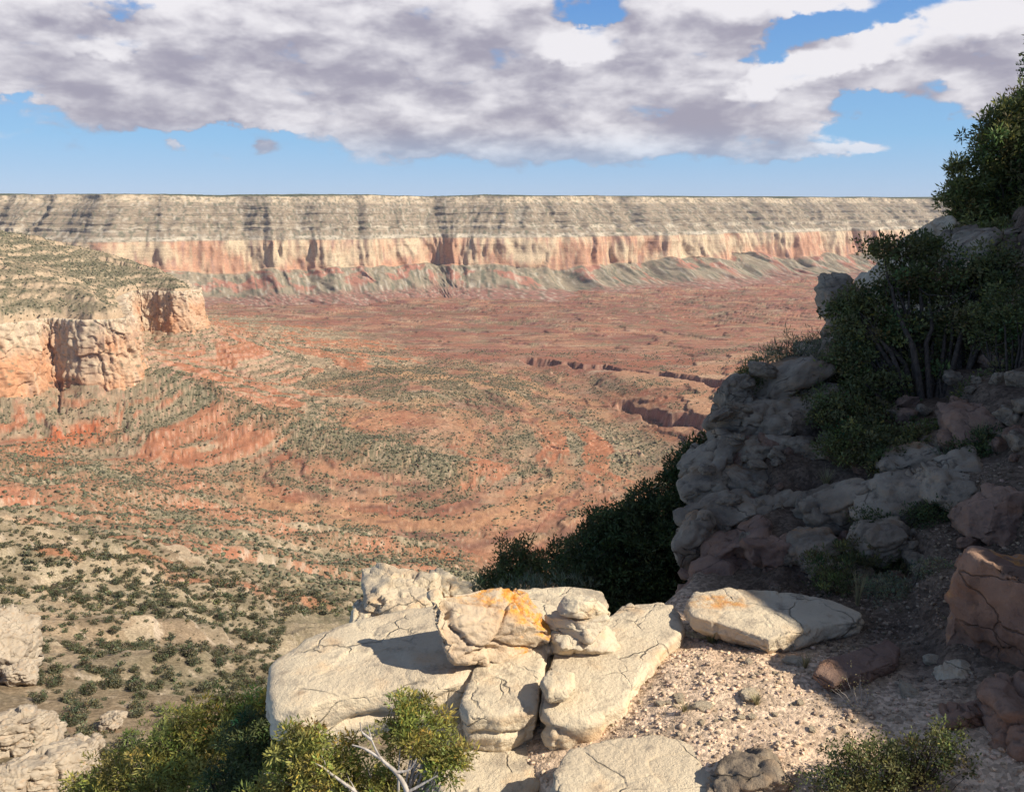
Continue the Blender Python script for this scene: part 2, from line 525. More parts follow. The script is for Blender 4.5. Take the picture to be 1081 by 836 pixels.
def gully(s, d, seed, lam):
    """ridges that run straight down the slope from the cliff foot"""
    sw = s+28*n2(s/140, d/160, seed)+.25*d
    return ridge2(sw/lam, d/900, 3, seed)

def strata(z, step, sharp):
    k = z/step; f = np.floor(k); t = k-f
    return (f+sst(t, .5-sharp, .5+sharp))*step

def terrain(x, y):
    """height and a bundle of masks"""
    wx = x+40*fbm2(x/330, y/330, 3, 11); wy = y+40*fbm2(x/330, y/330, 3, 12)
    d, s, side = poly_dist(wx, wy, CL_PTS)
    inside = side > 0
    # floor of the basin
    big = fbm2(x/620, y/760, 4, 21)
    cx_, cy_ = at(640, 480, 1500)[:2]
    rr = np.hypot((x-cx_)*1.0, (y-cy_)*.8)
    rr = rr+70*fbm2(x/260, y/260, 3, 5)
    fl = -432+15*big+4*fbm2(x/140, y/140, 4, 22)
    fl = fl+26*sst(y, 2000, 3600)*fbm2(x/500, y/260, 3, 23)
    fl = fl+np.clip(.085*rr, 0, 75)*sst(y, 2700, 1700)
    q_ = (fl+2.0*fbm2(x/70, y/70, 4, 24))/6.5; riser = np.clip(1-np.abs(q_-np.floor(q_)-.5)/.10, 0, 1)*sst(fbm2(x/160, y/160, 3, 26), -.25, .15)
    st = strata(q_*6.5, 6.5, .06)
    fl = fl*.2+st*.8
    fl = fl+.8*ridge2(x/17, y/17, 3, 25)
    rx_, ry_ = at(430, 470, 1500)[:2]
    ring = np.hypot((x-rx_)*.95, (y-ry_)*.62)+26*fbm2(x/150, y/150, 3, 27)
    rm = sst(ring, 560, 380)*sst(ring, 60, 140)
    rq = ring/38.0; rt = rq-np.floor(rq)
    fl = fl+rm*(-5.0*rq+5.0*(rq-np.floor(rq)-sst(rt, .40, .55))*1.0+12)
    riser = np.maximum(riser, rm*np.clip(1-np.abs(rt-.47)/.10, 0, 1)*sst(fbm2(x/90, y/90, 3, 28), -.5, .2))
    # green mesa
    mx, my = at(430, 392, 1960)[:2]
    mr = np.hypot((x-mx)/330, (y-my)/230)+.15*fbm2(x/120, y/120, 3, 31)
    fl = fl+20*sst(mr, 1.15, .75)
    # gorge
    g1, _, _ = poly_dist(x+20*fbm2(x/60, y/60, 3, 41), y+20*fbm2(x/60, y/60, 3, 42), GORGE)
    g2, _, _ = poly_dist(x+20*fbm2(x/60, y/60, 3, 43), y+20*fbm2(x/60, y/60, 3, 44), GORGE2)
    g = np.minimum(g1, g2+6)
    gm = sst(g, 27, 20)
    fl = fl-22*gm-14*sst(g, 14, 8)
    # talus apron
    gl = gully(s, d, 3, 95)
    gl2 = gully(s, d, 9, 33)
    drop = 135*(1-np.exp(-d/300))
    apr = Z_BASE-2-drop+sst(d, 0, 140)*sst(d, 1100, 250)*(15*gl+5*gl2)+2.5*fbm2(x/30, y/30, 4, 51)
    apr = apr-.03*np.maximum(d-300, 0)
    pq = np.hypot(x-PROMO[0], y-PROMO[1]); apr = apr+34*np.exp(-(pq/170)**2)
    apr = apr+24*sst(d, 130, 0)*np.clip(fbm2(s/70, d*0, 3, 52)+.15, -.2, 1)+4.2*ridge2(x/21, y/21, 4, 53)
    apr = apr*.5+.5*strata(apr+3*fbm2(x/60, y/60, 3, 54), 9, .10)
    # spur ridge
    sd, ss, _ = poly_dist(x, y, SPUR)
    apr = apr+26*np.exp(-(sd/75)**2)*sst(ss, 0, 90)
    k = 9.0
    out = np.logaddexp(apr/k, fl/k)*k
    redt = sst(.5*gl+1.3*fbm2(s/26+.02*d, d/330, 4, 97)+.4*fbm2(x/60, y/60, 3, 100)-.0002*d, .16, .42)
    # upper slope
    up = Z_TOP+.27*d+22*(1-np.exp(-d/45))+13*ridge2(s/105+.3*n2(s/90, d/90, 65), d/700, 4, 61)*sst(d, 10, 140)+4*fbm2(x/35, y/35, 4, 62)+2.2*ridge2(x/14, y/14, 3, 64)
    up = strata(up+12*fbm2(x/90, y/90, 4, 63), 17, .2)*.28+up*.72
    h = np.where(inside, Z_BASE+(up-Z_BASE)*sst(d, 3, 12), out)
    # our own side of the canyon
    nz = np.interp(y+35*fbm2(x/170, y/170, 3, 71)*sst(y, 40, 300), NEAR_Y, NEAR_Z)-.20*np.clip(x, -700, 300)*sst(y, 30, 200)
    amp = np.clip(y*.05, 1, 15)
    nz = nz+amp*1.2*ridge2((x*.75-y*.5)/135, (x*.5+y*.75)/600, 3, 72)+.16*amp*fbm2(x/28, y/28, 4, 73)+np.clip(y*.004, .25, 1.4)*ridge2(x/7.5, y/7.5, 3, 74)
    nz = nz*.65+.35*strata(nz+4*fbm2(x/60, y/60, 3, 75), 8.0, .15)
    near = nz > h
    h2 = np.logaddexp(nz/6, h/6)*6
    m = dict(d=d, s=s, inside=inside, near=near & ~inside, gl=gl, gl2=gl2, g=g, mesa=sst(mr, 1.2, .9), big=big, nd=nz-h, apr=apr-fl, sd=sd, ss=ss, rr=rr, redt=redt, riser=riser, rt=rt, rq=rq, rm=rm)
    return np.where(inside, h, h2), m

def C(r, g, b): return np.array([r, g, b])
def mixc3(a, b, t): return a+(b-a)*t[..., None]

RED1, RED2, RED3 = C(.34, .155, .10), C(.25, .125, .09), C(.42, .215, .125)
TAN, PALE_, GREYG = C(.42, .34, .23), C(.50, .42, .30), C(.26, .24, .17)
GREEN = C(.125, .13, .075)

def veg_density(x, y, m):
    """how densely junipers grow, 0..1"""
    n = fbm2(x/120, y/120, 4, 81); nf = fbm2((x*.75-y*.5)/20, (x*.5+y*.75)/60, 3, 82)
    v = .62+.8*n+.5*nf
    v = np.where(m['near'], .74+.7*n+.4*nf, v)
    onfloor = sst(m['apr'], 8, -12)*(~m['near'])
    v = v-.24*onfloor
    v = v+1.0*m['mesa']*onfloor*sst(n, -.5, .2)
    v = v+m['rm']*(.34*np.sin(6.283*m['rt']+1.2)+.06)*onfloor
    v = v+.9*np.exp(-(m['sd']/60)**2)
    v = v-.5*m['redt']*(~m['near'])*sst(m['apr'], -8, 14)
    v = np.where(m['inside'], .55+.8*n+.3*nf, v)
    v = v-.15*sst(m['gl'], .1, .6)*(~m['near'])*(~m['inside'])*sst(m['sd'], 60, 120)
    v = v-.8*sst(m['g'], 60, 30)
    cd, _, _ = poly_dist(x, y, CREST)
    v = v+1.3*np.exp(-(cd/55)**2)*m['inside']
    return np.clip(v, 0, 1.2)

def terrain_color(x, y, z, m, slope):
    n1 = fbm2(x/260, y/260, 4, 91); n2_ = fbm2(x/60, y/60, 4, 92); n3_ = fbm2(x/13, y/13, 3, 93)
    # floor: red ledges and rubble, bands that follow the height of the beds
    band = np.sin(z/2.7+2.0*n1)*.5+np.sin(z/1.1+n2_)*.25
    col = mixc3(np.broadcast_to(RED1, x.shape+(3,)), RED3, np.clip(.45+.8*n2_+.35*band, 0, 1))
    col = mixc3(col, RED2, np.clip(.2-1.0*n1+.4*band, 0, .9))
    far = sst(y, 1500, 2600)
    col = mixc3(col, C(.29, .155, .12), .6*far)
    col = mixc3(col, C(.46, .30, .19), np.clip(sst(m['rr'], 700, 150)*(.35+.9*n2_), 0, .75))
    col = mixc3(col, C(.33, .26, .185), np.clip(.1+1.1*fbm2(x/170, y/90, 4, 95)+.2*band, 0, .75))
    col = mixc3(col, PALE_, np.clip(2.2*(fbm2(x/210, y/60, 3, 96)-.33), 0, .65))
    bedn = n2(np.floor((z+1.2*n2_)/3.2)*7.31, z*0+.5, 99)
    col = mixc3(col, C(.23, .105, .075), np.clip(.9*bedn, 0, .6)); col = mixc3(col, C(.44, .26, .16), np.clip(-.9*bedn, 0, .6))
    col = mixc3(col, C(.13, .075, .06), .85*sst(m['g'], 30, 24))  # gorge walls coloured dark to stand for their shaded faces
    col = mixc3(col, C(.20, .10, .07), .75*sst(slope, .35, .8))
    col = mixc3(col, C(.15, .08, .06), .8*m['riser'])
    # talus
    talus = sst(m['apr'], -8, 14)
    tc_ = mixc3(np.broadcast_to(C(.27, .235, .16), x.shape+(3,)), C(.42, .33, .22), np.clip(.5+n2_, 0, 1))
    redt = m['redt']
    tc_ = mixc3(tc_, C(.40, .165, .095), .8*redt*sst(m['d'], 20, 80))
    col = mixc3(col, tc_, talus)
    col = mixc3(col, C(.22, .12, .08), np.clip(.8*bedn-.05, 0, .5)); col = mixc3(col, C(.45, .31, .20), np.clip(-.9*bedn-.1, 0, .55))
    # upper slopes of the spur
    u = mixc3(np.broadcast_to(C(.38, .30, .20), x.shape+(3,)), C(.21, .18, .12), np.clip(.5+1.3*n2_+.6*n3_, 0, 1))
    col = np.where(m['inside'][..., None], u, col)
    # own side: tan soil, some red beds
    nr = sst(m['nd'], -8, 22)*(~m['inside'])
    nc = mixc3(np.broadcast_to(C(.27, .22, .145), x.shape+(3,)), C(.46, .365, .24), np.clip(.45+1.3*n2_+.6*n3_+.8*fbm2((x*.75-y*.5)/60, (x*.5+y*.75)/240, 3, 111), 0, 1))
    nb = n2(np.floor((z+3*n2_+1.5*n3_)/5.5)*5.17, z*0+.3, 112)
    nc = mixc3(nc, C(.50, .41, .28), np.clip(1.3*nb, 0, .75)); nc = mixc3(nc, C(.30, .19, .125), np.clip(-1.2*nb-.1, 0, .6))
    nc = mixc3(nc, C(.45, .21, .13), .9*sst(fbm2(x/110, y/90, 4, 98)+.0008*(y-520), .05, .3)*sst(y, 200, 380))
    nc = mixc3(nc, C(.52, .44, .33), sst(slope+.4*n3_, .9, 1.3)*.6)
    col = mixc3(col, nc, nr)
    # two bright red scars on the left
    for c, rx, ry, kind in SCARS:
        k = c[1]/F; fs = max(c[1]/-c[2], 1.0)
        q = np.hypot((x-c[0])/(rx*k), (y-c[1])/(ry*k*fs*1.1))+.5*n2_+.3*n3_
        col = mixc3(col, C(.50, .42, .29) if kind else C(.46, .165, .09), .85*sst(q, 1.15, .75))
    # low plants too small to stand as geometry: pale scrub and tufts
    v = veg_density(x, y, m)
    sp = n2(x/2.9, y/2.9, 101)+.6*n2(x/6.1, y/6.1, 102)
    fr = np.clip(y/1700, .25, 1)
    dark = sst(sp*fr*1.1+v*.55, .50, .85)
    col = mixc3(col, C(.22, .20, .13), .5*sst(v, .2, .9))
    col = mixc3(col, C(.13, .13, .08), .8*dark)
    col = mixc3(col, PALE_, .5*sst(-sp, .38, .7)*sst(slope, .05, .3))
    # bare rock where steep
    col = mixc3(col, mixc3(np.broadcast_to(C(.36, .20, .15), x.shape+(3,)), C(.45, .31, .22), np.clip(.5+n3_, 0, 1)), .7*sst(slope, .8, 1.6)*(1-nr)*(~m['inside']))
    col = mixc3(col, C(.50, .39, .265), .85*sst(slope, .7, 1.2)*m['inside'])
    col = col*(1+.16*n3_[..., None])
    fw = (1-nr)*sst(m['apr'], 10, -8)*(~m['inside'])
    rb = n2(np.floor(m['rq'])*3.37, m['rq']*0+.4, 113)
    col = mixc3(col, C(.46, .29, .17), np.clip(.9*rb+.15, 0, .7)*m['rm']*fw)
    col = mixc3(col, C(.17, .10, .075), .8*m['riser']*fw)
    led = sst(fbm2(x/150, y/22, 4, 114), .22, .34)*sst(y, 1900, 2500)
    col = mixc3(col, C(.17, .085, .08), .6*led*fw)
    fine_ = n2(x/8, y/8, 115)+.6*n2(x/3.5, y/3.5, 116)
    col = col*(1+.20*fine_[..., None]*fw[..., None]*sst(y, 3500, 1500)[..., None])
    lum = col.mean(-1, keepdims=True)
    col = lum+(col-lum)*1.16
    return np.clip(col*np.array([.90, .86, .88]), .02, .75)

def terrain_hit(px, py, y0=50, y1=3000, n=900):
    Y = np.geomspace(y0, y1, n); d = ray(px, py)
    h, _ = terrain(d[0]/d[1]*Y, Y)
    k = np.nonzero(d[2]/d[1]*Y < h)[0]
    k = k[0] if len(k) else n-1
    return np.array([d[0]/d[1]*Y[k], Y[k], h[k]])

SCARS = [(terrain_hit(px, py), rx, ry, c) for px, py, rx, ry, c in ((66, 580, 22, 7, 0), (165, 590, 34, 6, 0), (110, 582, 30, 6, 1), (200, 585, 30, 8, 1), (325, 632, 26, 8, 0), (480, 590, 60, 14, 0), (100, 460, 34, 8, 0),
    (40, 470, 20, 20, 0), (60, 490, 20, 20, 0), (300, 690, 50, 7, 1), (120, 625, 60, 6, 1), (230, 660, 60, 6, 1), (60, 610, 60, 5, 1), (340, 705, 30, 6, 1), (150, 640, 40, 5, 1), (20, 640, 40, 9, 1))]

CREST = [tuple(terrain_hit(px, py)[:2]) for px, py in ((-20, 240), (10, 250), (50, 266), (90, 282), (140, 300), (185, 316))]

def build_terrain():
    ncol = 1500
    ang = np.radians(np.linspace(-44, 42, ncol))
    # row spacing follows the distance
    py = np.concatenate([np.linspace(283, 470, 560), np.linspace(470.4, 860, 640)[0:]])
    Ys = []
    for p in py:
        d = ray(540, p); zt = -424.
        Y = zt/d[2]*d[1]
        Ys.append(Y)
    far = np.array(Ys[:560])
    near = np.geomspace(far[-1]*.998, 9, 800)
    r = np.concatenate([np.array([9000., 7500., 6500.]), far[far < 6400], near])[::-1]
    A, Rr = np.meshgrid(ang, r, indexing='ij')
    x = np.tan(A)*Rr; y = Rr
    h, m = terrain(x, y)
    gy = np.gradient(h, axis=1)/np.maximum(np.gradient(y, axis=1), 1e-3)
    gx = np.gradient(h, axis=0)/np.maximum(np.abs(np.gradient(x, axis=0)), 1e-3)
    slope = np.hypot(gx, gy)
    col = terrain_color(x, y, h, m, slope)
    co = np.stack([x, y, h], -1).reshape(-1, 3)
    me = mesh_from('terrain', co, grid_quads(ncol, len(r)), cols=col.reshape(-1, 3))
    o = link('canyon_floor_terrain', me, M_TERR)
    tag(o, 'red ledged canyon floor and shrub covered slopes below the viewpoint', kind='structure')
build_terrain()

# ------------------------------------------------------------------ cliff band of the left spur
def build_left_cliff():
    nu, nv = 3000, 130
    P, s = smooth_path(CLIFF, nu)
    T = np.gradient(P, axis=0); T /= np.linalg.norm(T, axis=1)[:, None]
    Nn = np.stack([T[:, 1], -T[:, 0]], -1)            # outward = right of travel
    v = np.linspace(0, 1, nv)
    S, V = np.meshgrid(s, v, indexing='ij')
    # same warp as the terrain uses, inverted approximately
    X0 = P[:, 0]-40*fbm2(P[:, 0]/330, P[:, 1]/330, 3, 11); Y0 = P[:, 1]-40*fbm2(P[:, 0]/330, P[:, 1]/330, 3, 12)
    ztop = Z_TOP+4; zb = Z_BASE-30
    zz = np.where(V < .12, ztop+3*(V/.12), ztop+(zb-ztop)*(V-.12)/.88)
    fr = np.clip((V-.12)/.88, 0, 1)
    off = np.where(V < .12, -26*(1-V/.12)+4, 4+20*fr**1.3)
    btr = ridge2(S/95, V*.35, 3, 201); col_ = ridge2(S/26, V*.9+S/300, 3, 202); fine = fbm2(S/7, V*9, 3, 203)
    led = strata(fr*9+.9*fbm2(S/60, V*3, 2, 204), 1, .1)-fr*9
    off = off+np.where(V < .06, 0, 1)*(6*btr+6.5*col_+2.6*fine-1.6*led*sst(fr, 0, .05)*(.4+fbm2(S/40, V*2, 2, 214))-2.5*sst(np.abs(n2(S/30+.6*fbm2(S/60, V*2, 2, 216), V*.8, 215)), .06, 0))
    wf, we = worley(np.stack([S.ravel()/30+.5*fbm2(S/40, V*3, 2, 218).ravel(), V.ravel()*3.2+.25*fbm2(S/40, V*4, 2, 219).ravel()], -1), 3)
    wg, wh = worley(np.stack([S.ravel()/9, V.ravel()*11], -1), 5)
    off = off+np.where(V < .06, 0, 1)*(4.5*wf+2.8*wg-2.0*sst(we, .08, 0)-.9*sst(wh, .1, 0)).reshape(S.shape)
    x = X0[:, None]+Nn[:, 0:1]*off; y = Y0[:, None]+Nn[:, 1:2]*off
    z = zz+1.5*fbm2(S/20, V*5, 3, 205)-4*np.where(V<.12, 1-V/.12, 0)
    streak = fbm2(S/9, V*1.3, 4, 206); patch = fbm2(S/70, V*2.2, 4, 207); hb = fbm2(S/120, fr*13, 3, 208)
    c = mixc3(np.broadcast_to(C(.52, .40, .27), S.shape+(3,)), C(.50, .26, .14), np.clip(.55+1.2*patch+1.0*(fr-.4), 0, 1))
    c = mixc3(c, C(.56, .46, .33), np.clip(.5-3*fr+.8*patch, 0, 1))
    c = mixc3(c, C(.33, .22, .16), np.clip(1.3*(streak-.12)+.6*(hb-.1), 0, .8))
    c = mixc3(c, C(.58, .48, .35), np.clip(1.2*(-streak-.25), 0, .7))
    c = mixc3(c, C(.18, .17, .11), .8*sst(n2(S/4, V*26, 209), .38, .55)*sst(fbm2(S/50, V*4, 2, 210)+.5*(1-fr), .2, .5))
    me = mesh_from('cliff', np.stack([x, y, z], -1).reshape(-1, 3), grid_quads(nu, nv), cols=c.reshape(-1, 3))
    tag(link('left_cliff_wall', me, M_TERR), 'peach and cream sandstone cliff band on the left spur', kind='structure')
build_left_cliff()

# ------------------------------------------------------------------ far canyon wall
def build_far_wall():
    key = [(-700, 4300), (-250, 4150), (0, 4250), (150, 4250), (300, 4450), (450, 4650), (560, 4700), (680, 5000), (780, 5450), (900, 5950), (1000, 6300), (1300, 7300), (1700, 8500)]
    pts = [tuple(at(px, 215, Y)[:2]) for px, Y in key]
    nu, nv = 2300, 300
    P, s = smooth_path(pts, nu)
    # large promontories and alcoves
    T = np.gradient(P, axis=0); T /= np.linalg.norm(T, axis=1)[:, None]
    Nn = np.stack([T[:, 1], -T[:, 0]], -1)
    prof = [(-3200, 60, 3), (-900, 50, 5), (-60, 42, 5), (0, 38, 7), (10, 24, 8), (24, 8, 12), (60, -12, 14), (65, -28, 10), (100, -48, 13), (105, -63, 9), (148, -87, 14), (154, -103, 9), (185, -113, 8), (192, -128, 7), (232, -150, 12), (246, -170, 10),
            (262, -200, 18), (272, -255, 26), (290, -315, 20), (372, -362, 45), (520, -412, 35), (720, -442, 24), (1000, -470, 12)]
    po = np.array([p[0] for p in prof], float); pz = np.array([p[1] for p in prof], float)
    w = np.array([p[2] for p in prof[1:]], float); t = np.concatenate([[0], np.cumsum(w)])
    tv = np.linspace(0, t[-1], nv)
    O = np.interp(tv, t, po); Z = np.interp(tv, t, pz)
    S, OO = np.meshgrid(s, O, indexing='ij'); ZZ = np.broadcast_to(Z, S.shape)
    rimn = 230*fbm2(S/800, S*0, 3, 301)+85*fbm2(S/250, S*0+2, 3, 302)
    mid = sst(OO, 20, 240)
    cl = sst(ZZ, -135, -175)*sst(ZZ, -345, -312)       # main cliff
    up = sst(ZZ, 34, 20)*sst(ZZ, -110, -10)
    tal = sst(ZZ, -300, -330)*sst(ZZ, -470, -420)
    slp = sst(ZZ, -5, -30)*sst(ZZ, -150, -110)
    Sw = S+70*fbm2(S/310, ZZ/400, 3, 351); b1 = fbm2(Sw/150, ZZ/500, 4, 303); b2 = ridge2(Sw/61, ZZ/260, 3, 304); b3 = ridge2(S/19, ZZ/120, 2, 305)
    kk = sst(ZZ, 36, 0)
    ggu = ridge2((S+.55*OO+25*n2(S/120, OO/90, 306))/115, OO/1400, 3, 307); ggd = ridge2((S-.4*OO+25*n2(S/110, OO/90, 308))/130, OO/1400, 3, 309)
    off = OO+rimn*(1-.4*mid)+kk*(26*b1+8*b2+3*b3)+cl*(26*b1+8*b2+2.5*b3)+(1-tal)*(1-.7*cl)*kk*3*fbm2(S/160, ZZ/7, 3, 353)+slp*16*ggu+tal*34*ggd
    tongue = fbm2(S/330, S*0+7, 4, 310)
    z = ZZ+(1-sst(ZZ, -400, -300))*0+11*fbm2(S/420, S*0+5, 4, 352)*sst(ZZ, -200, 30)+slp*7*ggu+tal*(11*ggd+4*ridge2((S-.3*OO+20*n2(S/90, OO/90, 354))/27, OO/300, 3, 311))+75*tongue*sst(ZZ, -270, -340)*sst(ZZ, -440, -380)
    z = z+(ZZ > 30)*(7*fbm2(S/700, OO/700, 2, 312)+1.5*n2(S/12, OO/40, 313))+1.2*fbm2(S/9, ZZ/6, 3, 314)
    z = z+sst(S, s[-1]*.0, s[-1])*0
    x = P[:, 0:1]+Nn[:, 0:1]*off; y = P[:, 1:2]+Nn[:, 1:2]*off
    # colours by bed
    n_a = fbm2(S/90, ZZ/30, 4, 321); n_b = fbm2(S/22, ZZ/22, 4, 322); bed = fbm2(S/500, ZZ/4.2, 4, 323)
    base = np.broadcast_to(C(.30, .26, .21), S.shape+(3,))
    c = mixc3(base*np.array([.80, .72, .62]), C(.34, .265, .185), np.clip(.35+1.2*bed+.5*n_a, 0, 1))
    c = mixc3(c, C(.54, .42, .28), .9*sst(ZZ, -4, 10)*np.clip(.6+1.5*n_b, 0, 1))               # rim cliffs
    c = mixc3(c, C(.24, .22, .18), .6*slp*sst(-ggu, -.3, .4))                                # brushy gullies
    c = mixc3(c, C(.52, .44, .32), .9*sst(np.abs(ZZ+120), 11, 5)*np.clip(.5+1.6*n_a, 0, 1))   # pale ledge
    c = mixc3(c, C(.54, .46, .34), .9*sst(np.abs(ZZ+160), 13, 6)*np.clip(.6+1.2*n_a, 0, 1))
    streak = fbm2(S/16, ZZ/120, 4, 324); patch = fbm2(S/230, ZZ/200, 3, 325)
    cc = mixc3(np.broadcast_to(C(.55, .42, .27), S.shape+(3,)), C(.46, .245, .15), np.clip(.32+1.7*patch+.6*sst(ZZ, -230, -315)+1.0*streak, 0, .95))
    cc = mixc3(cc, C(.30, .20, .165), np.clip(1.5*(streak-.15), 0, .75))
    clm = sst(ZZ, -166, -176)*sst(ZZ, -320, -308)
    c = mixc3(c, cc, clm)
    tcx = mixc3(np.broadcast_to(C(.23, .19, .13), S.shape+(3,)), C(.32, .255, .175), np.clip(.4+.9*n_b, 0, 1))
    redp = sst(ggd*.5+1.1*fbm2(S/150, ZZ/60, 3, 326), .30, .6)
    tcx = mixc3(tcx, C(.38, .16, .11), .8*redp*sst(ZZ, -425, -380))
    tcx = mixc3(tcx, C(.29, .14, .105), .9*sst(ZZ+14*n_a, -395, -425))
    c = mixc3(c, tcx, sst(ZZ, -308, -318))
    sp = n2(S/6.5, (ZZ+.4*OO)/6.5, 327)+.5*n2(S/15, (ZZ+.4*OO)/12, 328)
    c = mixc3(c, C(.12, .125, .085), .72*sst(sp, .22, .5)*(1-.75*clm))
    c = mixc3(c, C(.50, .44, .34), .5*sst(-sp, .3, .6)*(1-clm))
    c = mixc3(c, C(.07, .085, .05), .9*sst(ZZ, 36, 39)*sst(n2(S/30, OO/200, 330), -.9, -.4))
    me = mesh_from('far', np.stack([x, y, z], -1).reshape(-1, 3), grid_quads(nu, nv), cols=np.clip(c, .02, .75).reshape(-1, 3))
    tag(link('far_canyon_wall', me, M_TERR), 'long flat topped canyon wall with banded cream and grey cliffs across the far side', kind='structure')
build_far_wall()

# ------------------------------------------------------------------ near ground: ledge and right hand bank
EDGE = [(.5, -4), (.22, 3.2), (.16, 4.3), (.02, 5.0), (-.30, 5.7)] + [tuple(at(px, py, Y)[:2]) for px, py, Y in
        [(640, 655, 6.1), (712, 640, 6.5), (760, 610, 7.2), (768, 560, 8.0), (782, 500, 8.8), (812, 445, 9.6), (835, 402, 10.6), (872, 380, 12), (905, 350, 13), (935, 310, 14.5), (968, 270, 16), (1006, 236, 18), (1075, 190, 21)]] + [(17, 26)]
CTRL_PX = [(700, 760, 4.5), (800, 700, 5.1), (620, 700, 5.6), (700, 690, 5.35), (880, 790, 4.05), (1000, 780, 3.95), (950, 700, 4.95), (980, 640, 5.6), (560, 790, 4.7),
           (1060, 500, 6.5), (900, 640, 6.0), (760, 650, 6.25), (850, 600, 6.8), (900, 540, 7.6), (830, 470, 9.0), (1000, 560, 6.4), (1000, 450, 7.8), (900, 450, 9),
           (900, 400, 10.5), (1000, 400, 9.5), (1000, 340, 11.5), (1070, 340, 10), (1070, 260, 13), (940, 340, 12.5), (980, 270, 16), (1060, 240, 18), (740, 560, 8.0), (620, 650, 6.2)]
CTRL = [tuple(at(*c)) for c in CTRL_PX] + [(6, 6, -.2), (9, 6, 3.9), (12, 8, 7.2), (10, 12, 3.1), (14, 14, 4.6), (15, 20, 5.5), (8, 2.6, 2.6), (11, 2, 4.2), (5, 2, -.8), (8, -4, 1.5), (12, -4, 4), (0, 0, -1.75), (-2, -2, -2),
                                           (3, 0, -1.7), (3.2, 2.6, -2.6), (0, 2.6, -3.3), (-2, 6, -3.4), (0, 9, -3.4), (3, 14, -3.0), (6, 20, -1.5), (17, 26, 8), (-2, -4, -2.2), (16, 2, 8), (17, -4, 7)]
CTRL = np.array(CTRL)
def _tps(r): return r*r*np.log(r+1e-9)
_K = _tps(np.hypot(CTRL[:, None, 0]-CTRL[None, :, 0], CTRL[:, None, 1]-CTRL[None, :, 1]))+np.eye(len(CTRL))*.35
_P = np.c_[np.ones(len(CTRL)), CTRL[:, :2]]
_A = np.block([[_K, _P], [_P.T, np.zeros((3, 3))]])
_Wt = np.linalg.solve(_A, np.r_[CTRL[:, 2], 0, 0, 0])

_EX = np.array([e[0] for e in EDGE]); _EY = np.array([e[1] for e in EDGE])
def edge_out(x, y): return np.maximum(np.interp(y, _EY, _EX)-x, 0)*.85

def ground_z(x, y):
    x = np.atleast_1d(np.asarray(x, float)); y = np.atleast_1d(np.asarray(y, float))
    sh = x.shape; xr = x.ravel(); yr = y.ravel()
    z = _Wt[-3]+_Wt[-2]*xr+_Wt[-1]*yr
    for i in range(len(CTRL)):
        z = z+_Wt[i]*_tps(np.hypot(xr-CTRL[i, 0], yr-CTRL[i, 1]))
    out = edge_out(xr+.25*fbm2(xr/1.1, yr/1.1, 3, 401), yr+.25*fbm2(xr/1.1, yr/1.1, 3, 402))
    z = z-3.0*sst(out, 0, .9)-6.0*np.clip(out-.25, 0, 3.0)
    rough = sst(xr*.9+yr*.35, 3.6, 5.2)
    z = z+(.05+.16*rough)*fbm2(xr/1.3, yr/1.3, 4, 403)+.018*fbm2(xr/.18, yr/.18, 3, 404)
    # ledges of bedrock in the bank
    zz = strata(z+.25*fbm2(xr/1.6, yr/1.6, 3, 405), .42, .16)
    z = z+(zz-z)*.55*rough
    return z.reshape(sh)

def hit(px, py, y0=2.5, y1=26):
    """where the sight line of a photo pixel meets the near ground"""
    Y = np.linspace(y0, y1, 500); d = ray(px, py)
    X = d[0]/d[1]*Y; Z = d[2]/d[1]*Y
    g = ground_z(X, Y)
    k = np.nonzero(Z < g)[0]
    k = k[0] if len(k) else None
    if k is None: return None
    return np.array([X[k], Y[k], float(g[k])])

def build_ground():
    xs = np.arange(-3, 17.01, .045); ys = np.arange(-4, 26.01, .06)
    X, Y = np.meshgrid(xs, ys, indexing='ij')
    Z = ground_z(X, Y)
    n = fbm2(X/.9, Y/.9, 4, 411); nn = fbm2(X/.12, Y/.12, 3, 412)
    c = mixc3(np.broadcast_to(C(.58, .41, .27), X.shape+(3,)), C(.64, .48, .33), np.clip(.5+n, 0, 1))
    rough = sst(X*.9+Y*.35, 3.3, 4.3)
    c = mixc3(c, mixc3(np.broadcast_to(C(.10, .07, .05), X.shape+(3,)), C(.19, .135, .09), np.clip(.5+1.3*n, 0, 1)), rough)  # bank soil darkened in its colour to deepen the shade there
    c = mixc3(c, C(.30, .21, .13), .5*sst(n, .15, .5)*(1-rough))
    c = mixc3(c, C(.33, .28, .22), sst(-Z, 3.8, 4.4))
    c = c*(1+.2*nn[..., None])
    qd = grid_quads(len(xs), len(ys)); out = edge_out(X, Y).ravel(); qd = qd[out[qd].max(1) < 1.7]
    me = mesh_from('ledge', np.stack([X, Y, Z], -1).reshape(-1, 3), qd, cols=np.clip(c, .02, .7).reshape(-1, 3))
    tag(link('ledge_ground', me, M_GROUND), 'pinkish gravel ledge rising into the shaded bank on the right', kind='structure')
build_ground()

# ------------------------------------------------------------------ rocks
_ico = {}
def ico(sub):
    if sub not in _ico:
        import bmesh
        bm = bmesh.new(); bmesh.ops.create_icosphere(bm, subdivisions=sub, radius=1)
        v = np.array([q.co[:] for q in bm.verts]); f = np.array([[q.index for q in t.verts] for t in bm.faces])
        bm.free(); v /= np.linalg.norm(v, axis=1)[:, None]
        _ico[sub] = (v, f)
    return _ico[sub]

def normals_of(v, f):
    fn = np.cross(v[f[:, 1]]-v[f[:, 0]], v[f[:, 2]]-v[f[:, 0]])
    n = np.zeros_like(v)
    for k in range(f.shape[1]): np.add.at(n, f[:, k], fn)
    return n/np.maximum(np.linalg.norm(n, axis=1), 1e-12)[:, None]

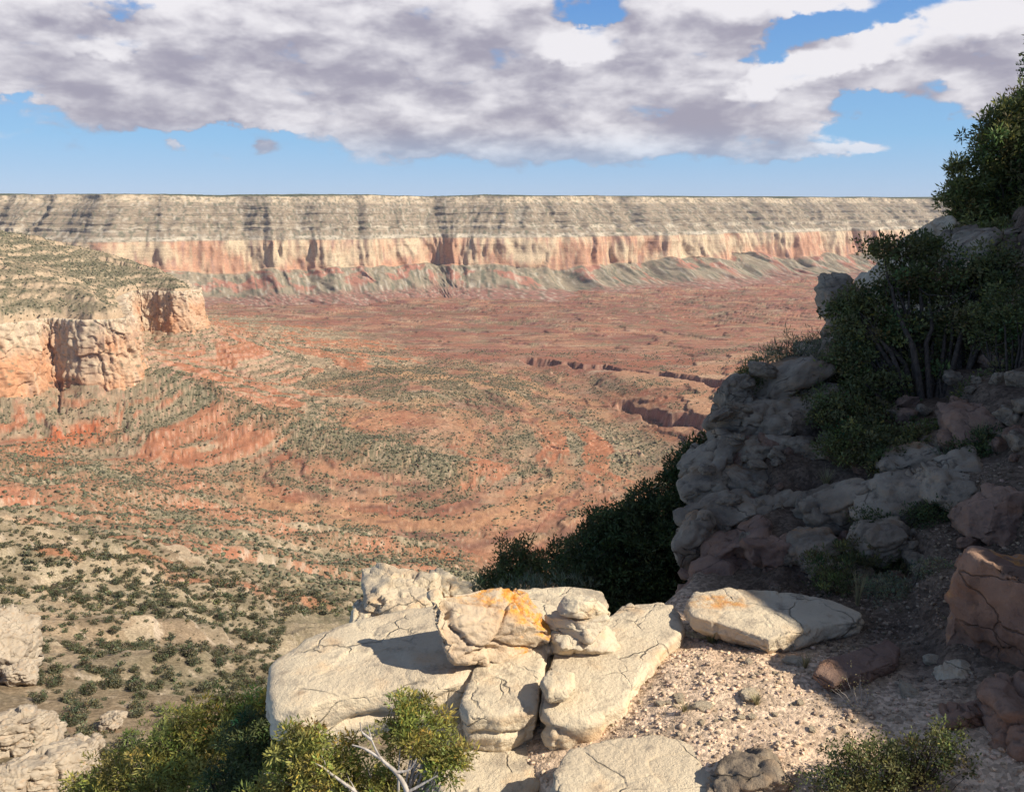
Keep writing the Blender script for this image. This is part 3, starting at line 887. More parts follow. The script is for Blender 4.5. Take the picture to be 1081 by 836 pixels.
def weather(v, f, size, seed, amp=.05, layer=.0, groove=.03, layers=5, calm=0.0):
    """roughen a closed surface: lumps, chips, bedding grooves, cracks"""
    n = normals_of(v, f); s = size
    d = amp*s*(fbm3(v/s, 2.2, 4, seed)+.55*fbm3(v/s, 7, 3, seed+5))
    wq = v/s+.10*np.stack([fbm3(v/s, 2.5, 3, seed+20+k) for k in range(3)], -1)
    f1, e1 = worley(wq*np.array([1.7, 1.7, 2.4]), seed % 50); f2, e2 = worley(wq*np.array([5.0, 5.0, 7.0]), seed % 50+3)
    cm = sst(fbm3(v/s, 1.4, 2, seed+30), -.25, .2)
    d = d+groove*s*(1.5*f1+.45*f2)-groove*s*(1.3*sst(e1, .09, .0)*cm+.35*sst(e2, .12, .0)*(1-cm*.4))
    d = d+.22*amp*s*fbm3(v/s, 17, 3, seed+40)
    d = d*(1-calm*sst(n[:, 2], .7, .93))
    d = d-.004*sst(np.abs(fbm3(v, 5.0, 3, seed+50)), .05, .0)*calm
    if layer:
        hz = v[:, 2]/s*layers+1.1*fbm3(v/s, 1.1, 2, seed+12)
        t = hz-np.floor(hz)
        g = np.exp(-((t-.5)/.10)**2)*sst(fbm3(v/s, 1.7, 2, seed+14), -.25, .15)
        side = 1-np.abs(n[:, 2])
        d = d-layer*s*g*side + layer*.5*s*(n3(np.floor(hz)*5.3, np.arctan2(v[:, 1], v[:, 0])*1.5, hz*0, seed+3))*side
    return v+n*d[:, None]

def rot_m(rx, ry, rz):
    from mathutils import Euler
    return np.array(Euler((rx, ry, rz)).to_matrix())

def rock_mesh(size, seed, sub=5, facets=9, p=24, amp=.05, layer=.0, groove=.03, rot=(0, 0, 0), lichen=None, layers=5):
    r = np.random.default_rng(seed)
    dirs, f = ico(sub)
    base = [(1, 0, 0), (-1, 0, 0), (0, 1, 0), (0, -1, 0), (0, 0, 1), (0, 0, -1)]
    pn, pd = [], []
    for b in base:
        b = np.array(b, float)+r.normal(0, .22, 3); b /= np.linalg.norm(b); pn.append(b); pd.append(r.uniform(.78, 1.0))
    for i in range(facets):
        b = r.normal(0, 1, 3); b /= np.linalg.norm(b); pn.append(b); pd.append(r.uniform(.86, 1.16))
    pn = np.array(pn); pd = np.array(pd)
    dot = np.maximum(dirs@pn.T, 0)/pd
    rad = (dot**p).sum(1)**(-1/p)
    v = dirs*rad[:, None]*(np.array(size)/2)
    v = weather(v, f, float(np.mean(size)), seed, amp, layer, groove, layers)
    v = v@rot_m(*rot).T
    li = np.zeros(len(v)) if lichen is None else lichen(v, normals_of(v, f))
    return mesh_from('rock', v, tris=f, attrs={'lichen': li})

def top_lichen(v, n, a=.25, seed=5):
    return np.clip(sst(n[:, 2], .1, .8)*sst(fbm3(v, 2.2, 3, seed), a-.3, a), 0, 1)

def slab_mesh(outline, zt, thick, seed, nth=320, nph=120, ex=.42, undercut=.15, amp=.03, layer=.03, groove=.02, tilt=(0, 0), lichen=None, centre=None, layers=4, bulge=0.0):
    """a slab whose plan is the outline (photo pixels on the plane z=zt), with rounded rim and weathered flanks"""
    o = np.array([atz(px, py, zt-thick/2)[:2] for px, py in outline])
    c = o.mean(0) if centre is None else atz(*centre, zt-thick/2)[:2]
    q = np.vstack([o, o[:1]])-c
    th = np.linspace(0, 2*np.pi, nth, endpoint=False)
    rho = np.zeros(nth)
    for i, t in enumerate(th):
        u = np.array([math.cos(t), math.sin(t)]); best = 0
        for a, b in zip(q[:-1], q[1:]):
            e = b-a; den = u[0]*e[1]-u[1]*e[0]
            if abs(den) < 1e-9: continue
            k = (a[0]*e[1]-a[1]*e[0])/den; m = (a[0]*u[1]-a[1]*u[0])/den
            if k > 0 and -1e-6 <= m <= 1+1e-6: best = max(best, k)
        rho[i] = best
    for _ in range(2): rho = (np.roll(rho, 1)+2*rho+np.roll(rho, -1))/4
    ph = np.linspace(-math.pi/2, math.pi/2, 2000)
    cc = np.sign(np.cos(ph))*np.abs(np.cos(ph))**ex; ss = np.sign(np.sin(ph))*np.abs(np.sin(ph))**ex
    sc = float(rho.mean())
    arc = np.concatenate([[0], np.cumsum(np.hypot(np.diff(cc)*sc, np.diff(ss)*thick/2))])
    ai = np.linspace(0, arc[-1], nph)
    cr = np.interp(ai, arc, cc); sz = np.interp(ai, arc, ss)
    cr[0] = cr[-1] = .002
    rr = np.outer(rho, cr)*(1-undercut*np.clip(-sz, 0, 1))[None, :]
    if bulge: rr = rr*(1+bulge*np.sin(sz*3)[None, :])
    X = rr*np.cos(th)[:, None]; Y = rr*np.sin(th)[:, None]
    Z = np.broadcast_to(sz*thick/2-thick/2, X.shape)+X*tilt[0]+Y*tilt[1]
    v = np.stack([X, Y, Z], -1).reshape(-1, 3)
    f = grid_quads(nth, nph, wrap=True)
    size = max(sc*1.5, .12)
    v = weather(v, f, size, seed, amp, layer, groove, layers, .72)
    # close the two poles
    v = v.reshape(nth, nph, 3)
    v[:, 0] = v[:, 0].mean(0); v[:, -1] = v[:, -1].mean(0); v = v.reshape(-1, 3)
    n = normals_of(v, f)
    if f.shape[1] == 4 and (n[:, 2][v[:, 2] > -thick*.2].mean() < 0): f = f[:, ::-1]; n = -n
    li = np.zeros(len(v)) if lichen is None else lichen(v, n)
    return mesh_from('slab', v, quads=f, attrs={'lichen': li}), (c[0], c[1], zt)

def slab(name, label, cat, mat, outline, zt, thick, seed, group=None, **kw):
    me, loc = slab_mesh(outline, zt, thick, seed, **kw)
    return tag(link(name, me, mat, loc=loc), label, cat, group)

# the big slabs on the lip of the ledge
slab('rock_slab', 'largest pale rounded rock slab jutting out over the canyon at the left of the ledge', 'rock', M_PALE,
     [(277, 752), (283, 722), (318, 698), (372, 678), (430, 666), (500, 658), (560, 655), (600, 672), (590, 704), (545, 720), (520, 734), (490, 752), (455, 760), (400, 760), (350, 770), (310, 782), (285, 775)],
     -3.02, .46, 11, ex=.30, undercut=.22, amp=.018, layer=.055, groove=.016, tilt=(.03, .02), layers=3, centre=(430, 710),
     lichen=lambda v, n: .75*sst(np.hypot(v[:, 0]-.42, (v[:, 1]-.0)*2.0), .22, .08))
slab('rock_slab', 'cracked pale block at the front lip of the ledge below the orange rock, left of the long crack', 'rock', M_PALE,
     [(487, 760), (500, 728), (535, 705), (566, 690), (582, 705), (572, 740), (566, 768), (530, 778), (495, 775)], -3.0, .36, 12, ex=.17, undercut=.04, amp=.022, layer=.05, tilt=(.05, .06), layers=3)
slab('rock_slab', 'cracked pale block under the small round stone, right of the long crack', 'rock', M_PALE,
     [(570, 772), (574, 738), (586, 704), (606, 684), (660, 672), (712, 664), (722, 692), (700, 712), (680, 738), (660, 768), (620, 782), (580, 784)], -2.98, .38, 13, ex=.15, undercut=.05, amp=.022, layer=.05, tilt=(.02, .05), layers=3, centre=(628, 720))
slab('rock_slab', 'low pale slab ending in a jagged edge under the front blocks', 'rock', M_PALE,
     [(450, 850), (470, 800), (510, 786), (570, 780), (620, 786), (610, 812), (585, 830), (560, 870), (470, 880)], -3.30, .40, 14, ex=.16, undercut=.05, amp=.03, layer=.05)
slab('rock_slab', 'broad pale slab at the bottom edge in the middle of the frame', 'rock', M_PALE,
     [(582, 838), (600, 814), (640, 803), (700, 800), (742, 812), (755, 840), (760, 900), (680, 930), (600, 910)], -2.98, .30, 15, ex=.16, undercut=.05, amp=.022, layer=.04, tilt=(0, .03))
slab('rock_slab', 'pale rock ledge between the stacked stones and the gravel', 'rock', M_PALE,
     [(640, 668), (655, 655), (700, 651), (714, 662), (712, 684), (690, 690), (655, 690)], -3.0, .28, 16, ex=.2, undercut=.05, amp=.03, layer=.04)
slab('rock_slab', 'flat pale slab behind the orange rock at the back of the ledge', 'rock', M_PALE,
     [(520, 655), (545, 640), (600, 634), (636, 640), (645, 655), (615, 672), (560, 672)], -3.02, .30, 17, ex=.2, undercut=.1, amp=.03, layer=.04)
# orange rock
# cairn of three stones
slab('small_stone', 'small rounded cream stone lying alone on the cracked front block', 'stone', M_CAIRN,
     [(570, 724), (576, 714), (594, 711), (607, 716), (608, 728), (596, 736), (578, 738)], -2.86, .13, 34, ex=.6, amp=.04, layer=.0, nth=160, nph=60)
slab('small_stone', 'flat little stone wedged left of the stone stack in its shadow', 'stone', M_CAIRN,
     [(566, 682), (574, 674), (588, 676), (590, 686), (578, 690)], -2.95, .08, 35, ex=.6, amp=.05, layer=.0, nth=120, nph=50)

# shaded slab in the middle and its neighbours
slab('rock_slab', 'long tilted slab half in dappled shade at the foot of the dark bank', 'rock', M_PALE,
     [(722, 650), (732, 638), (770, 632), (830, 634), (880, 642), (912, 656), (906, 668), (870, 672), (838, 682), (812, 690), (770, 676), (728, 664)], -2.83, .20, 41, ex=.22, undercut=.25, amp=.028, layer=.05, tilt=(-.03, .0),
     lichen=lambda v, n: .8*sst(np.hypot(v[:, 0]+.35, (v[:, 1]-.12)*2), .3, .12))
slab('flat_stone', 'flat pinkish stone lying in the shaded gravel', 'stone', M_RED,
     [(858, 716), (866, 704), (905, 692), (938, 682), (950, 690), (948, 706), (915, 718), (880, 730)], -2.78, .12, 42, ex=.35, amp=.04, layer=.03)

def boulder(name, label, cat, mat, px, py, w, h, Y, seed, depth=None, group=None, rot=(0, 0, 0), sub=5, **kw):
    """a rock whose middle is seen at pixel px,py, w by h pixels large, Y metres ahead"""
    if Y > 40: Y = float(terrain_hit(px, py+h*.45, 30)[1])
    c = at(px, py, Y); k = (Y*CP-c[2]*SP)/F
    dp = depth if depth else (w+h)*.5*k
    me = rock_mesh((w*k*1.08, dp, h*k*1.12), seed, sub=sub, rot=rot, **kw)
    return tag(link(name, me, mat, loc=tuple(c)), label, cat, group)

boulder('cairn_stone', 'wide bottom stone of the small three stone stack', 'stone', M_CAIRN, 617, 677, 74, 24, 5.36, 2111, depth=.30, sub=5, amp=.03, groove=.035, facets=8, p=40, rot=(0, .06, .2))
boulder('cairn_stone', 'middle stone of the small three stone stack', 'stone', M_CAIRN, 610, 658, 54, 22, 5.36, 2112, depth=.26, sub=5, amp=.03, groove=.035, facets=9, p=40, layer=.04, layers=3, rot=(0, -.05, -.3))
boulder('cairn_stone', 'top stone of the small three stone stack', 'stone', M_CAIRN, 614, 640, 42, 19, 5.36, 2119, depth=.2, sub=5, amp=.03, groove=.03, facets=9, p=34, rot=(0, .1, .5))
boulder('lichen_rock', 'angular rock covered in bright orange lichen resting on the largest pale slab', 'rock', M_ORANGE, 522, 665, 108, 66, 5.36, 2107, depth=.42, sub=6, amp=.035, layer=.05, layers=3, groove=.045, facets=11, p=40,
        lichen=lambda v, n: sst(n[:, 2], -.05, .5)*sst(v[:, 1]+.3*v[:, 0]+.10*fbm3(v, 6, 3, 4), -.12, .0), rot=(.08, .12, .35))
boulder('small_stone', 'pale lump wedged against the lower left of the orange lichen rock', 'stone', M_ORANGE, 492, 684, 46, 28, 5.2, 2108, depth=.2, sub=5, amp=.04, groove=.04, facets=8, p=30, rot=(0, .2, .5))
boulder('boulder', 'tall orange stained boulder standing at the right edge of the ledge', 'rock', M_RED, 1070, 676, 124, 160, 4.9, 51, sub=6, amp=.05, layer=.0, groove=.04, facets=8, p=34, lichen=lambda v, n: top_lichen(v, n, .15), rot=(.05, -.06, .3))
boulder('boulder', 'dark brown boulder below the tall orange boulder in the bottom right corner', 'rock', M_RED, 1068, 790, 90, 130, 4.0, 52, sub=6, amp=.06, groove=.06, rot=(.1, .3, .2))
boulder('boulder', 'small block wedged under the tall orange boulder', 'rock', M_PALE, 1012, 722, 40, 34, 4.6, 53, amp=.05, groove=.06)
boulder('boulder', 'pointed rock beside the dark corner boulder, just above the leafy shrub', 'rock', M_RED, 1022, 765, 54, 40, 4.15, 54, amp=.06, groove=.06)
boulder('boulder', 'red brown rock behind the top of the tall orange boulder', 'rock', M_RED, 1082, 585, 50, 40, 5.9, 55, amp=.05)
boulder('boulder', 'low shaded rock just right of the pale bottom slab', 'rock', M_GREY, 792, 822, 80, 44, 3.95, 56, amp=.06, groove=.05, facets=12)
# outcrop of the dark bank, from its rounded top down to the overhung red foot
OUT = [
    (818, 406, 74, 30, 10.3, 'pale topped slab on the crown of the rock pile beneath the grey green bush'),
    (776, 420, 26, 40, 10.0, 'narrow upright rock at the upper left edge of the rock pile'),
    (826, 440, 76, 36, 9.7, 'wide flat capstone below the crown slab of the rock pile'),
    (784, 450, 52, 38, 9.6, 'rounded rock left of the wide capstone near the top of the pile'),
    (846, 468, 54, 30, 9.3, 'flat rock under the wide capstone of the pile'),
    (800, 482, 56, 34, 9.1, 'blocky rock in the upper middle of the rock pile'),
    (756, 484, 54, 34, 9.2, 'rock on the left shoulder of the pile above the dark tree'),
    (842, 500, 52, 34, 8.8, 'shaded rock right of centre in the rock pile'),
    (796, 512, 56, 34, 8.7, 'grey rock in the very middle of the rock pile'),
    (744, 516, 46, 36, 8.8, 'rounded rock on the left face of the pile, beside the dark tree top'),
    (765, 545, 66, 44, 8.3, 'large bulging grey rock low on the left face of the pile'),
    (816, 540, 60, 40, 8.2, 'tilted oblong rock low in the middle of the pile'),
    (738, 574, 42, 52, 8.0, 'leftmost bulging rock overhanging at the lower left of the pile'),
    (786, 580, 62, 42, 7.7, 'orange tinged rock above the red overhang'),
    (768, 616, 74, 56, 7.5, 'rust red overhung foot of the rock pile'),
    (824, 596, 50, 52, 7.2, 'round shaded rock right of the red overhang'),
    (846, 552, 38, 40, 7.9, 'egg shaped rock standing between the pile and the bank'),
    (884, 540, 58, 44, 7.5, 'rounded grey boulder at the foot of the shaded bank'),
    (946, 532, 66, 38, 7.0, 'pale grey block near the middle of the shaded bank'),
    (1008, 512, 66, 30, 6.8, 'flat rock catching light left of the spiky yucca'),
    (862, 584, 44, 32, 7.0, 'low dark rock hidden behind the spiky shrub'),
    (930, 570, 50, 30, 6.6, 'sloping rock in deep shade above the gravel'),
    (1050, 545, 60, 40, 6.2, 'dark rock above the tall orange boulder'),
    (1040, 455, 70, 44, 7.6, 'shaded reddish rock right of the large bush trunk'),
    (964, 492, 50, 26, 7.6, 'low stone under the branches of the large bush'),
    (880, 508, 44, 28, 8.3, 'small pale rock between the pile and the large bush'),
    (1066, 385, 60, 50, 9.2, 'brown rock at the right edge under the upper tree'),
    (945, 305, 60, 42, 13.6, 'cream rock glimpsed through leaves high on the bank'),
    (985, 258, 44, 36, 16.0, 'sunlit cream rock at the skyline beside the upper tree'),
    (1030, 262, 60, 34, 13.5, 'pale ledge rock directly below the upper tree'),
    (905, 345, 50, 34, 13.0, 'pale rock behind the left side of the large bush'),
    (888, 318, 34, 46, 13.4, 'dark rounded rock on the skyline left of the large bush'),
    (1010, 320, 56, 30, 11.9, 'cream rock seen between branches under the upper tree'),
    (950, 360, 50, 26, 11.8, 'small sunlit stone behind the large bush'),
    (868, 372, 40, 24, 12.0, 'pale stone behind the grey green bush'),
    (930, 238, 0, 0, 0, ''),
]
k = 0
for (px, py, w, h, Y, lab) in OUT:
    if not w: continue
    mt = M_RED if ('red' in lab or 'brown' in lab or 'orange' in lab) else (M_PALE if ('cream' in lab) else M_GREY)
    rs = np.random.default_rng(900+k)
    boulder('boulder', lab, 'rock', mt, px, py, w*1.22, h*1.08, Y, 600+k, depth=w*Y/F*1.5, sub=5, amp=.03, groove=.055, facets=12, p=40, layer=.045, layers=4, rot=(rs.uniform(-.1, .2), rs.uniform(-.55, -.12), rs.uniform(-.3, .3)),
            lichen=(lambda v, n: .5*top_lichen(v, n, .35)) if k % 4 == 0 else None)
    k += 1
# filler rubble in the bank
rs = np.random.default_rng(77)
prot = [rock_mesh((1, .8, .62), 700+i, sub=4, facets=9, p=12, amp=.06, groove=.05) for i in range(5)]
def near_rock(px, py, wpx, mat_i, label, group, name='loose_stone', cat='stone', sink=.15, fl=1.0):
    h_ = hit(px, py)
    if h_ is None: return
    s = wpx*h_[1]/F
    me = prot[mat_i % 5]
    key = (mat_i % 5, mat_i // 5)
    if key not in _cache:
        m2 = me.copy(); m2.materials.clear(); m2.materials.append([M_GREY, M_PALE, M_RED][key[1]]); _cache[key] = m2
    o = link(name, _cache[key], None, loc=(h_[0], h_[1], h_[2]+s*.31*fl-s*sink))
    o.scale = (s, s, s*fl); o.rotation_euler = (rs.uniform(-.2, .2), rs.uniform(-.2, .2), rs.uniform(0, 6.28))
    tag(o, label, cat, group)
_cache = {}
for i in range(90):
    px = rs.uniform(770, 1081); py = rs.uniform(400, 640)
    if px < 770+(py-400)*-.1: continue
    near_rock(px, py, rs.uniform(12, 34), int(rs.choice([0, 1, 2, 3, 4, 10, 11, 12])), 'small grey or brown rubble stone among the boulders of the shaded bank', 'rubble stones in the shaded bank')
for i in range(34):
    px = rs.uniform(660, 860); py = rs.uniform(690, 836)
    if py > 790+(px-700)*.2 or px > 800+(py-690)*.9: continue
    near_rock(px, py, rs.uniform(5, 13), 5+int(rs.integers(0, 5)), 'fist sized pale stone lying loose on the sunlit gravel', 'loose stones on the sunlit gravel', fl=.8)
for (px, py, w, lab) in ((792, 735, 30, 'pale flattish stone near the middle of the sunlit gravel'), (742, 748, 22, 'small pinkish stone in the sunlit gravel left of the flattish stone'), (838, 700, 26, 'dark stone in the shade just below the long tilted slab'),
                         (960, 735, 30, 'broken stone in the shade above the leafy corner shrub'), (985, 700, 26, 'little stone beside the foot of the tall orange boulder')):
    near_rock(px, py, w, 6, lab, None, name='loose_stone', fl=.6)
# far left pale outcrops and the rock shelf behind the ledge
for i, (px, py, w, h, Y, lab) in enumerate([
    (8, 690, 56, 52, 95, 'pale cliff block cut by the left edge of the frame'), (20, 712, 30, 22, 92, 'small pale block just below the pale cliff block at the left edge'),
    (20, 772, 62, 40, 82, 'pale outcrop in the lower left slope, below a strip of shrubs'), (60, 812, 80, 44, 76, 'broad cream outcrop near the bottom left corner'),
    (14, 826, 50, 40, 74, 'rough pale outcrop in the bottom left corner'), (92, 790, 40, 22, 84, 'low pale ledge above the junipers at lower left'), (118, 762, 30, 16, 95, 'thin pale ledge on the slope right of the left outcrops')]):
    boulder('rock_outcrop', lab, 'outcrop', M_FARPALE, px, py, w, h, Y, 800+i, sub=6, amp=.05, groove=.06, facets=12, p=30, layer=.06, layers=5, rot=(0, .15, i*.3))
boulder('rock_outcrop', 'cream rock shelf with a dark hollow behind the largest pale slab', 'outcrop', M_PALE, 428, 634, 78, 42, 6.9, 820, depth=.7, sub=6, amp=.04, groove=.045, layer=.06, layers=4, p=40, facets=6)
boulder('rock_outcrop', 'broken speckled outcrop right of the cream rock shelf behind the slab', 'outcrop', M_CAIRN, 474, 636, 54, 38, 7.2, 821, depth=.6, sub=6, amp=.06, groove=.07, layer=.05, facets=12, p=30)
boulder('rock_outcrop', 'low pale step to the left of the cream rock shelf', 'outcrop', M_PALE, 395, 652, 44, 26, 6.7, 822, depth=.5, sub=5, amp=.08, groove=.06, layer=.05)

# ------------------------------------------------------------------ plants
def leaves_mesh(centres, radii, n, L, Wd, seed, squash=.8, up=.35, tint=.35, blunt=.55):
    r = np.random.default_rng(seed)
    K = len(centres); tot = K*n
    c = np.repeat(np.asarray(centres, float), n, 0); rr = np.repeat(np.asarray(radii, float), n)
    d = r.normal(0, 1, (tot, 3)); d /= np.linalg.norm(d, axis=1)[:, None]
    rad = rr*r.random(tot)**.45
    p = c+d*rad[:, None]*np.array([1, 1, squash])
    ax = d+r.normal(0, .6, (tot, 3))+np.array([0, 0, up]); ax /= np.linalg.norm(ax, axis=1)[:, None]
    b = np.cross(ax, r.normal(0, 1, (tot, 3))); b /= np.maximum(np.linalg.norm(b, axis=1), 1e-6)[:, None]
    l = L*r.uniform(.6, 1.4, tot)[:, None]; w = Wd*r.uniform(.7, 1.3, tot)[:, None]
    v = np.stack([p-b*w*.3, p+ax*l*.5-b*w*blunt, p+ax*l, p+ax*l*.5+b*w*blunt], 1).reshape(-1, 3)
    f = np.arange(tot*4).reshape(-1, 4)
    ct = np.repeat(r.normal(0, 1, (K, 3))*np.array([.12, .08, .04])+1+r.normal(0, tint*.5, (K, 1)), n, 0)
    lt = ct*(1+r.normal(0, .16, (tot, 1)))
    yl = r.random((tot, 1))
    lt = np.where(yl < .12, lt*np.array([1.5, 1.3, .9]), lt)
    col = np.clip(np.repeat(lt, 4, 0), .15, 2.6)
    return v, f, col

def tube(pts, rads, sides=6):
    pts = np.asarray(pts, float); n = len(pts)
    t = np.gradient(pts, axis=0); t /= np.maximum(np.linalg.norm(t, axis=1), 1e-9)[:, None]
    ref = np.array([.3, .9, .2]); a = np.cross(t, ref); a /= np.maximum(np.linalg.norm(a, axis=1), 1e-9)[:, None]; b = np.cross(t, a)
    th = np.linspace(0, 2*np.pi, sides, endpoint=False)
    v = pts[:, None]+np.asarray(rads)[:, None, None]*(a[:, None]*np.cos(th)[None, :, None]+b[:, None]*np.sin(th)[None, :, None])
    i, j = np.meshgrid(np.arange(n-1), np.arange(sides), indexing='ij'); j2 = (j+1) % sides
    f = np.stack([i*sides+j, i*sides+j2, (i+1)*sides+j2, (i+1)*sides+j], -1).reshape(-1, 4)
    return v.reshape(-1, 3), f

def branch_mesh(root, tips, r0, seed, forks=None, wob=.12, n=9, rt=.15):
    """limbs that leave the stem, wander and end at the tips"""
    r = np.random.default_rng(seed); V = []; Fq = []; off = 0
    root = np.asarray(root, float)
    for i, tip in enumerate(tips):
        tip = np.asarray(tip, float); L = np.linalg.norm(tip-root)
        t = np.linspace(0, 1, n)[:, None]
        bend = np.array([0, 0, 1.])*L*.22
        w = np.cumsum(r.normal(0, wob*L/n, (n, 3)), 0); w -= t*w[-1]
        p = root*(1-t)+tip*t+bend*(np.sin(t*math.pi)*r.uniform(-.5, .7))+w
        rad = r0*(1-t[:, 0])**.8*r.uniform(.45, 1)+r0*rt*.4
        v, f = tube(p, rad, 5); V.append(v); Fq.append(f+off); off += len(v)
        for q in range(2):            # side twigs
            k = r.integers(n//2-1, n-1); dvec = r.normal(0, 1, 3)*min(L*.1, .2)+np.array([0, 0, .05*min(L, 2)])
            pp = p[k]+np.linspace(0, 1, 5)[:, None]*dvec+r.normal(0, .01*L, (5, 3)); pp[0] = p[k]
            v, f = tube(pp, np.linspace(rad[k]*.6, r0*rt*.25, 5), 4); V.append(v); Fq.append(f+off); off += len(v)
    return np.vstack(V), np.vstack(Fq)

def plant(name, label, cat, mat, blobs, root, seed, ncl, nleaf, L, Wd, rcl, parts=('foliage', 'branches'), bark=None, r0=.04, nlimb=26, shell=.6, depth=1.0, group=None, tint=.35, hollow=.0, squash=.8, up=.35):
    """a tree or bush whose crown fills ellipsoid masses given as (px, py, half width, half height, Y)"""
    r = np.random.default_rng(seed)
    B = []
    for (px, py, hw, hh, Y) in blobs:
        c = at(px, py, Y); k = (Y*CP-c[2]*SP)/F
        B.append((c, np.array([hw*k, .5*(hw+hh)*k*depth, hh*k])))
    vol = np.array([np.prod(b[1])**.67 for b in B]); vol = vol/vol.sum()
    cen = []
    for (c, s), n in zip(B, np.maximum((vol*ncl).astype(int), 1)):
        d = r.normal(0, 1, (n, 3)); d /= np.linalg.norm(d, axis=1)[:, None]
        rad = shell+(1-shell)*r.random((n, 1)); rad = np.where(r.random((n, 1)) < .35, r.random((n, 1))**.5, rad)
        # uneven outline: long and short tufts
        rad = rad*(1+.16*r.normal(0, 1, (n, 1)))
        cen.append(c+d*rad*s)
    cen = np.vstack(cen)
    root = np.asarray(root, float)
    e = empty(name, tuple(root)); tag(e, label, cat, group)
    v, f, col = leaves_mesh(cen-root, rcl*r.uniform(.6, 1.35, len(cen)), nleaf, L, Wd, seed+1, tint=tint, squash=squash, up=up)
    me = mesh_from(parts[0], v, quads=f, cols=col, smooth=False)
    link(parts[0], me, mat, parent=e)
    tips = cen[r.choice(len(cen), min(nlimb, len(cen)), replace=False)]-root
    v, f = branch_mesh((0, 0, 0), tips, r0, seed+2)
    link(parts[1], mesh_from(parts[1], v, quads=f), bark or M_BARK, parent=e)
    return e

def rp(px, py, Y): return at(px, py, Y)

# bottom juniper in front of the slab
plant('juniper_shrub', 'bright green juniper with bleached twigs in front of the largest pale slab', 'shrub', M_JUN,
      [(335, 805, 52, 34, 3.9), (295, 826, 30, 26, 3.9), (440, 776, 38, 30, 3.9), (472, 802, 28, 24, 3.9), (395, 836, 55, 22, 3.9), (432, 748, 20, 12, 3.9), (318, 780, 26, 14, 3.9)],
      rp(415, 900, 3.8), 41, 330, 70, .030, .008, .052, bark=M_DEAD, r0=.022, nlimb=40, tint=.45)
dv = []
def dead_branch():
    e = empty('dead_branch', tuple(rp(440, 880, 3.75))); tag(e, 'bare bleached branch forking upward through the front juniper', 'branch')
    rt = rp(440, 880, 3.75); V = []; Fq = []; off = 0
    for path in ([(440, 880), (430, 836), (418, 815), (402, 800), (392, 780), (388, 765)], [(418, 815), (432, 812), (440, 800)], [(402, 800), (385, 790), (372, 786)], [(430, 836), (450, 825), (462, 818)], [(392, 780), (382, 772), (380, 762)]):
        p = [rp(a, b, 3.62)-rt for a, b in path]; s, _ = smooth_path(p, 14)
        v, f = tube(s, np.linspace(.016 if path[0] == (440, 880) else .009, .003, 14), 6); V.append(v); Fq.append(f+off); off += len(v)
    link('wood', mesh_from('wood', np.vstack(V), quads=np.vstack(Fq)), M_DEAD, parent=e)
dead_branch()
plant('juniper_tree', 'broad olive juniper in the bottom left below the slab, widest of the two', 'tree', M_JUN,
      [(205, 792, 62, 40, 9), (150, 822, 62, 26, 9), (242, 758, 44, 26, 9.2), (95, 838, 40, 14, 9), (280, 745, 26, 18, 9.3)], rp(190, 930, 9), 42, 420, 70, .060, .016, .12, r0=.07, nlimb=40, tint=.4)
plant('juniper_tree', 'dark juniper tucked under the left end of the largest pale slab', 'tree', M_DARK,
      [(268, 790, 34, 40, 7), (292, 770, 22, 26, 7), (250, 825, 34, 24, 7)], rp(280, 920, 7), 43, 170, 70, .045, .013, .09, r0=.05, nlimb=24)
# dark tree below the bank and its lighter neighbours
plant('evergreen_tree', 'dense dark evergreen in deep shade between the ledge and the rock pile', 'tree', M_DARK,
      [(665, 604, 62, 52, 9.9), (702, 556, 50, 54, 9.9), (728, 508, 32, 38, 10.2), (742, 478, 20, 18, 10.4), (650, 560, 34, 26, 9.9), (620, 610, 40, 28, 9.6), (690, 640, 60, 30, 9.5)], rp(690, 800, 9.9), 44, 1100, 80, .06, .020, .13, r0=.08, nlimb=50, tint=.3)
plant('leafy_shrub', 'olive shrub rising behind the orange rock, left of the dark evergreen', 'shrub', M_OAK,
      [(543, 594, 24, 30, 11), (522, 616, 24, 16, 11), (572, 600, 28, 22, 10.8), (608, 580, 26, 18, 10.8), (640, 548, 18, 10, 10.9)], rp(565, 700, 11), 45, 240, 60, .05, .018, .11, r0=.05, nlimb=40, tint=.4)
plant('twiggy_shrub', 'spiky grey green shrub low behind the orange rock', 'shrub', M_SAGE,
      [(560, 626, 30, 16, 9.3), (600, 622, 26, 14, 9.0), (500, 624, 14, 10, 9.2)], rp(575, 665, 9.1), 46, 70, 30, .08, .008, .07, r0=.012, nlimb=60, tint=.3, up=1.2)
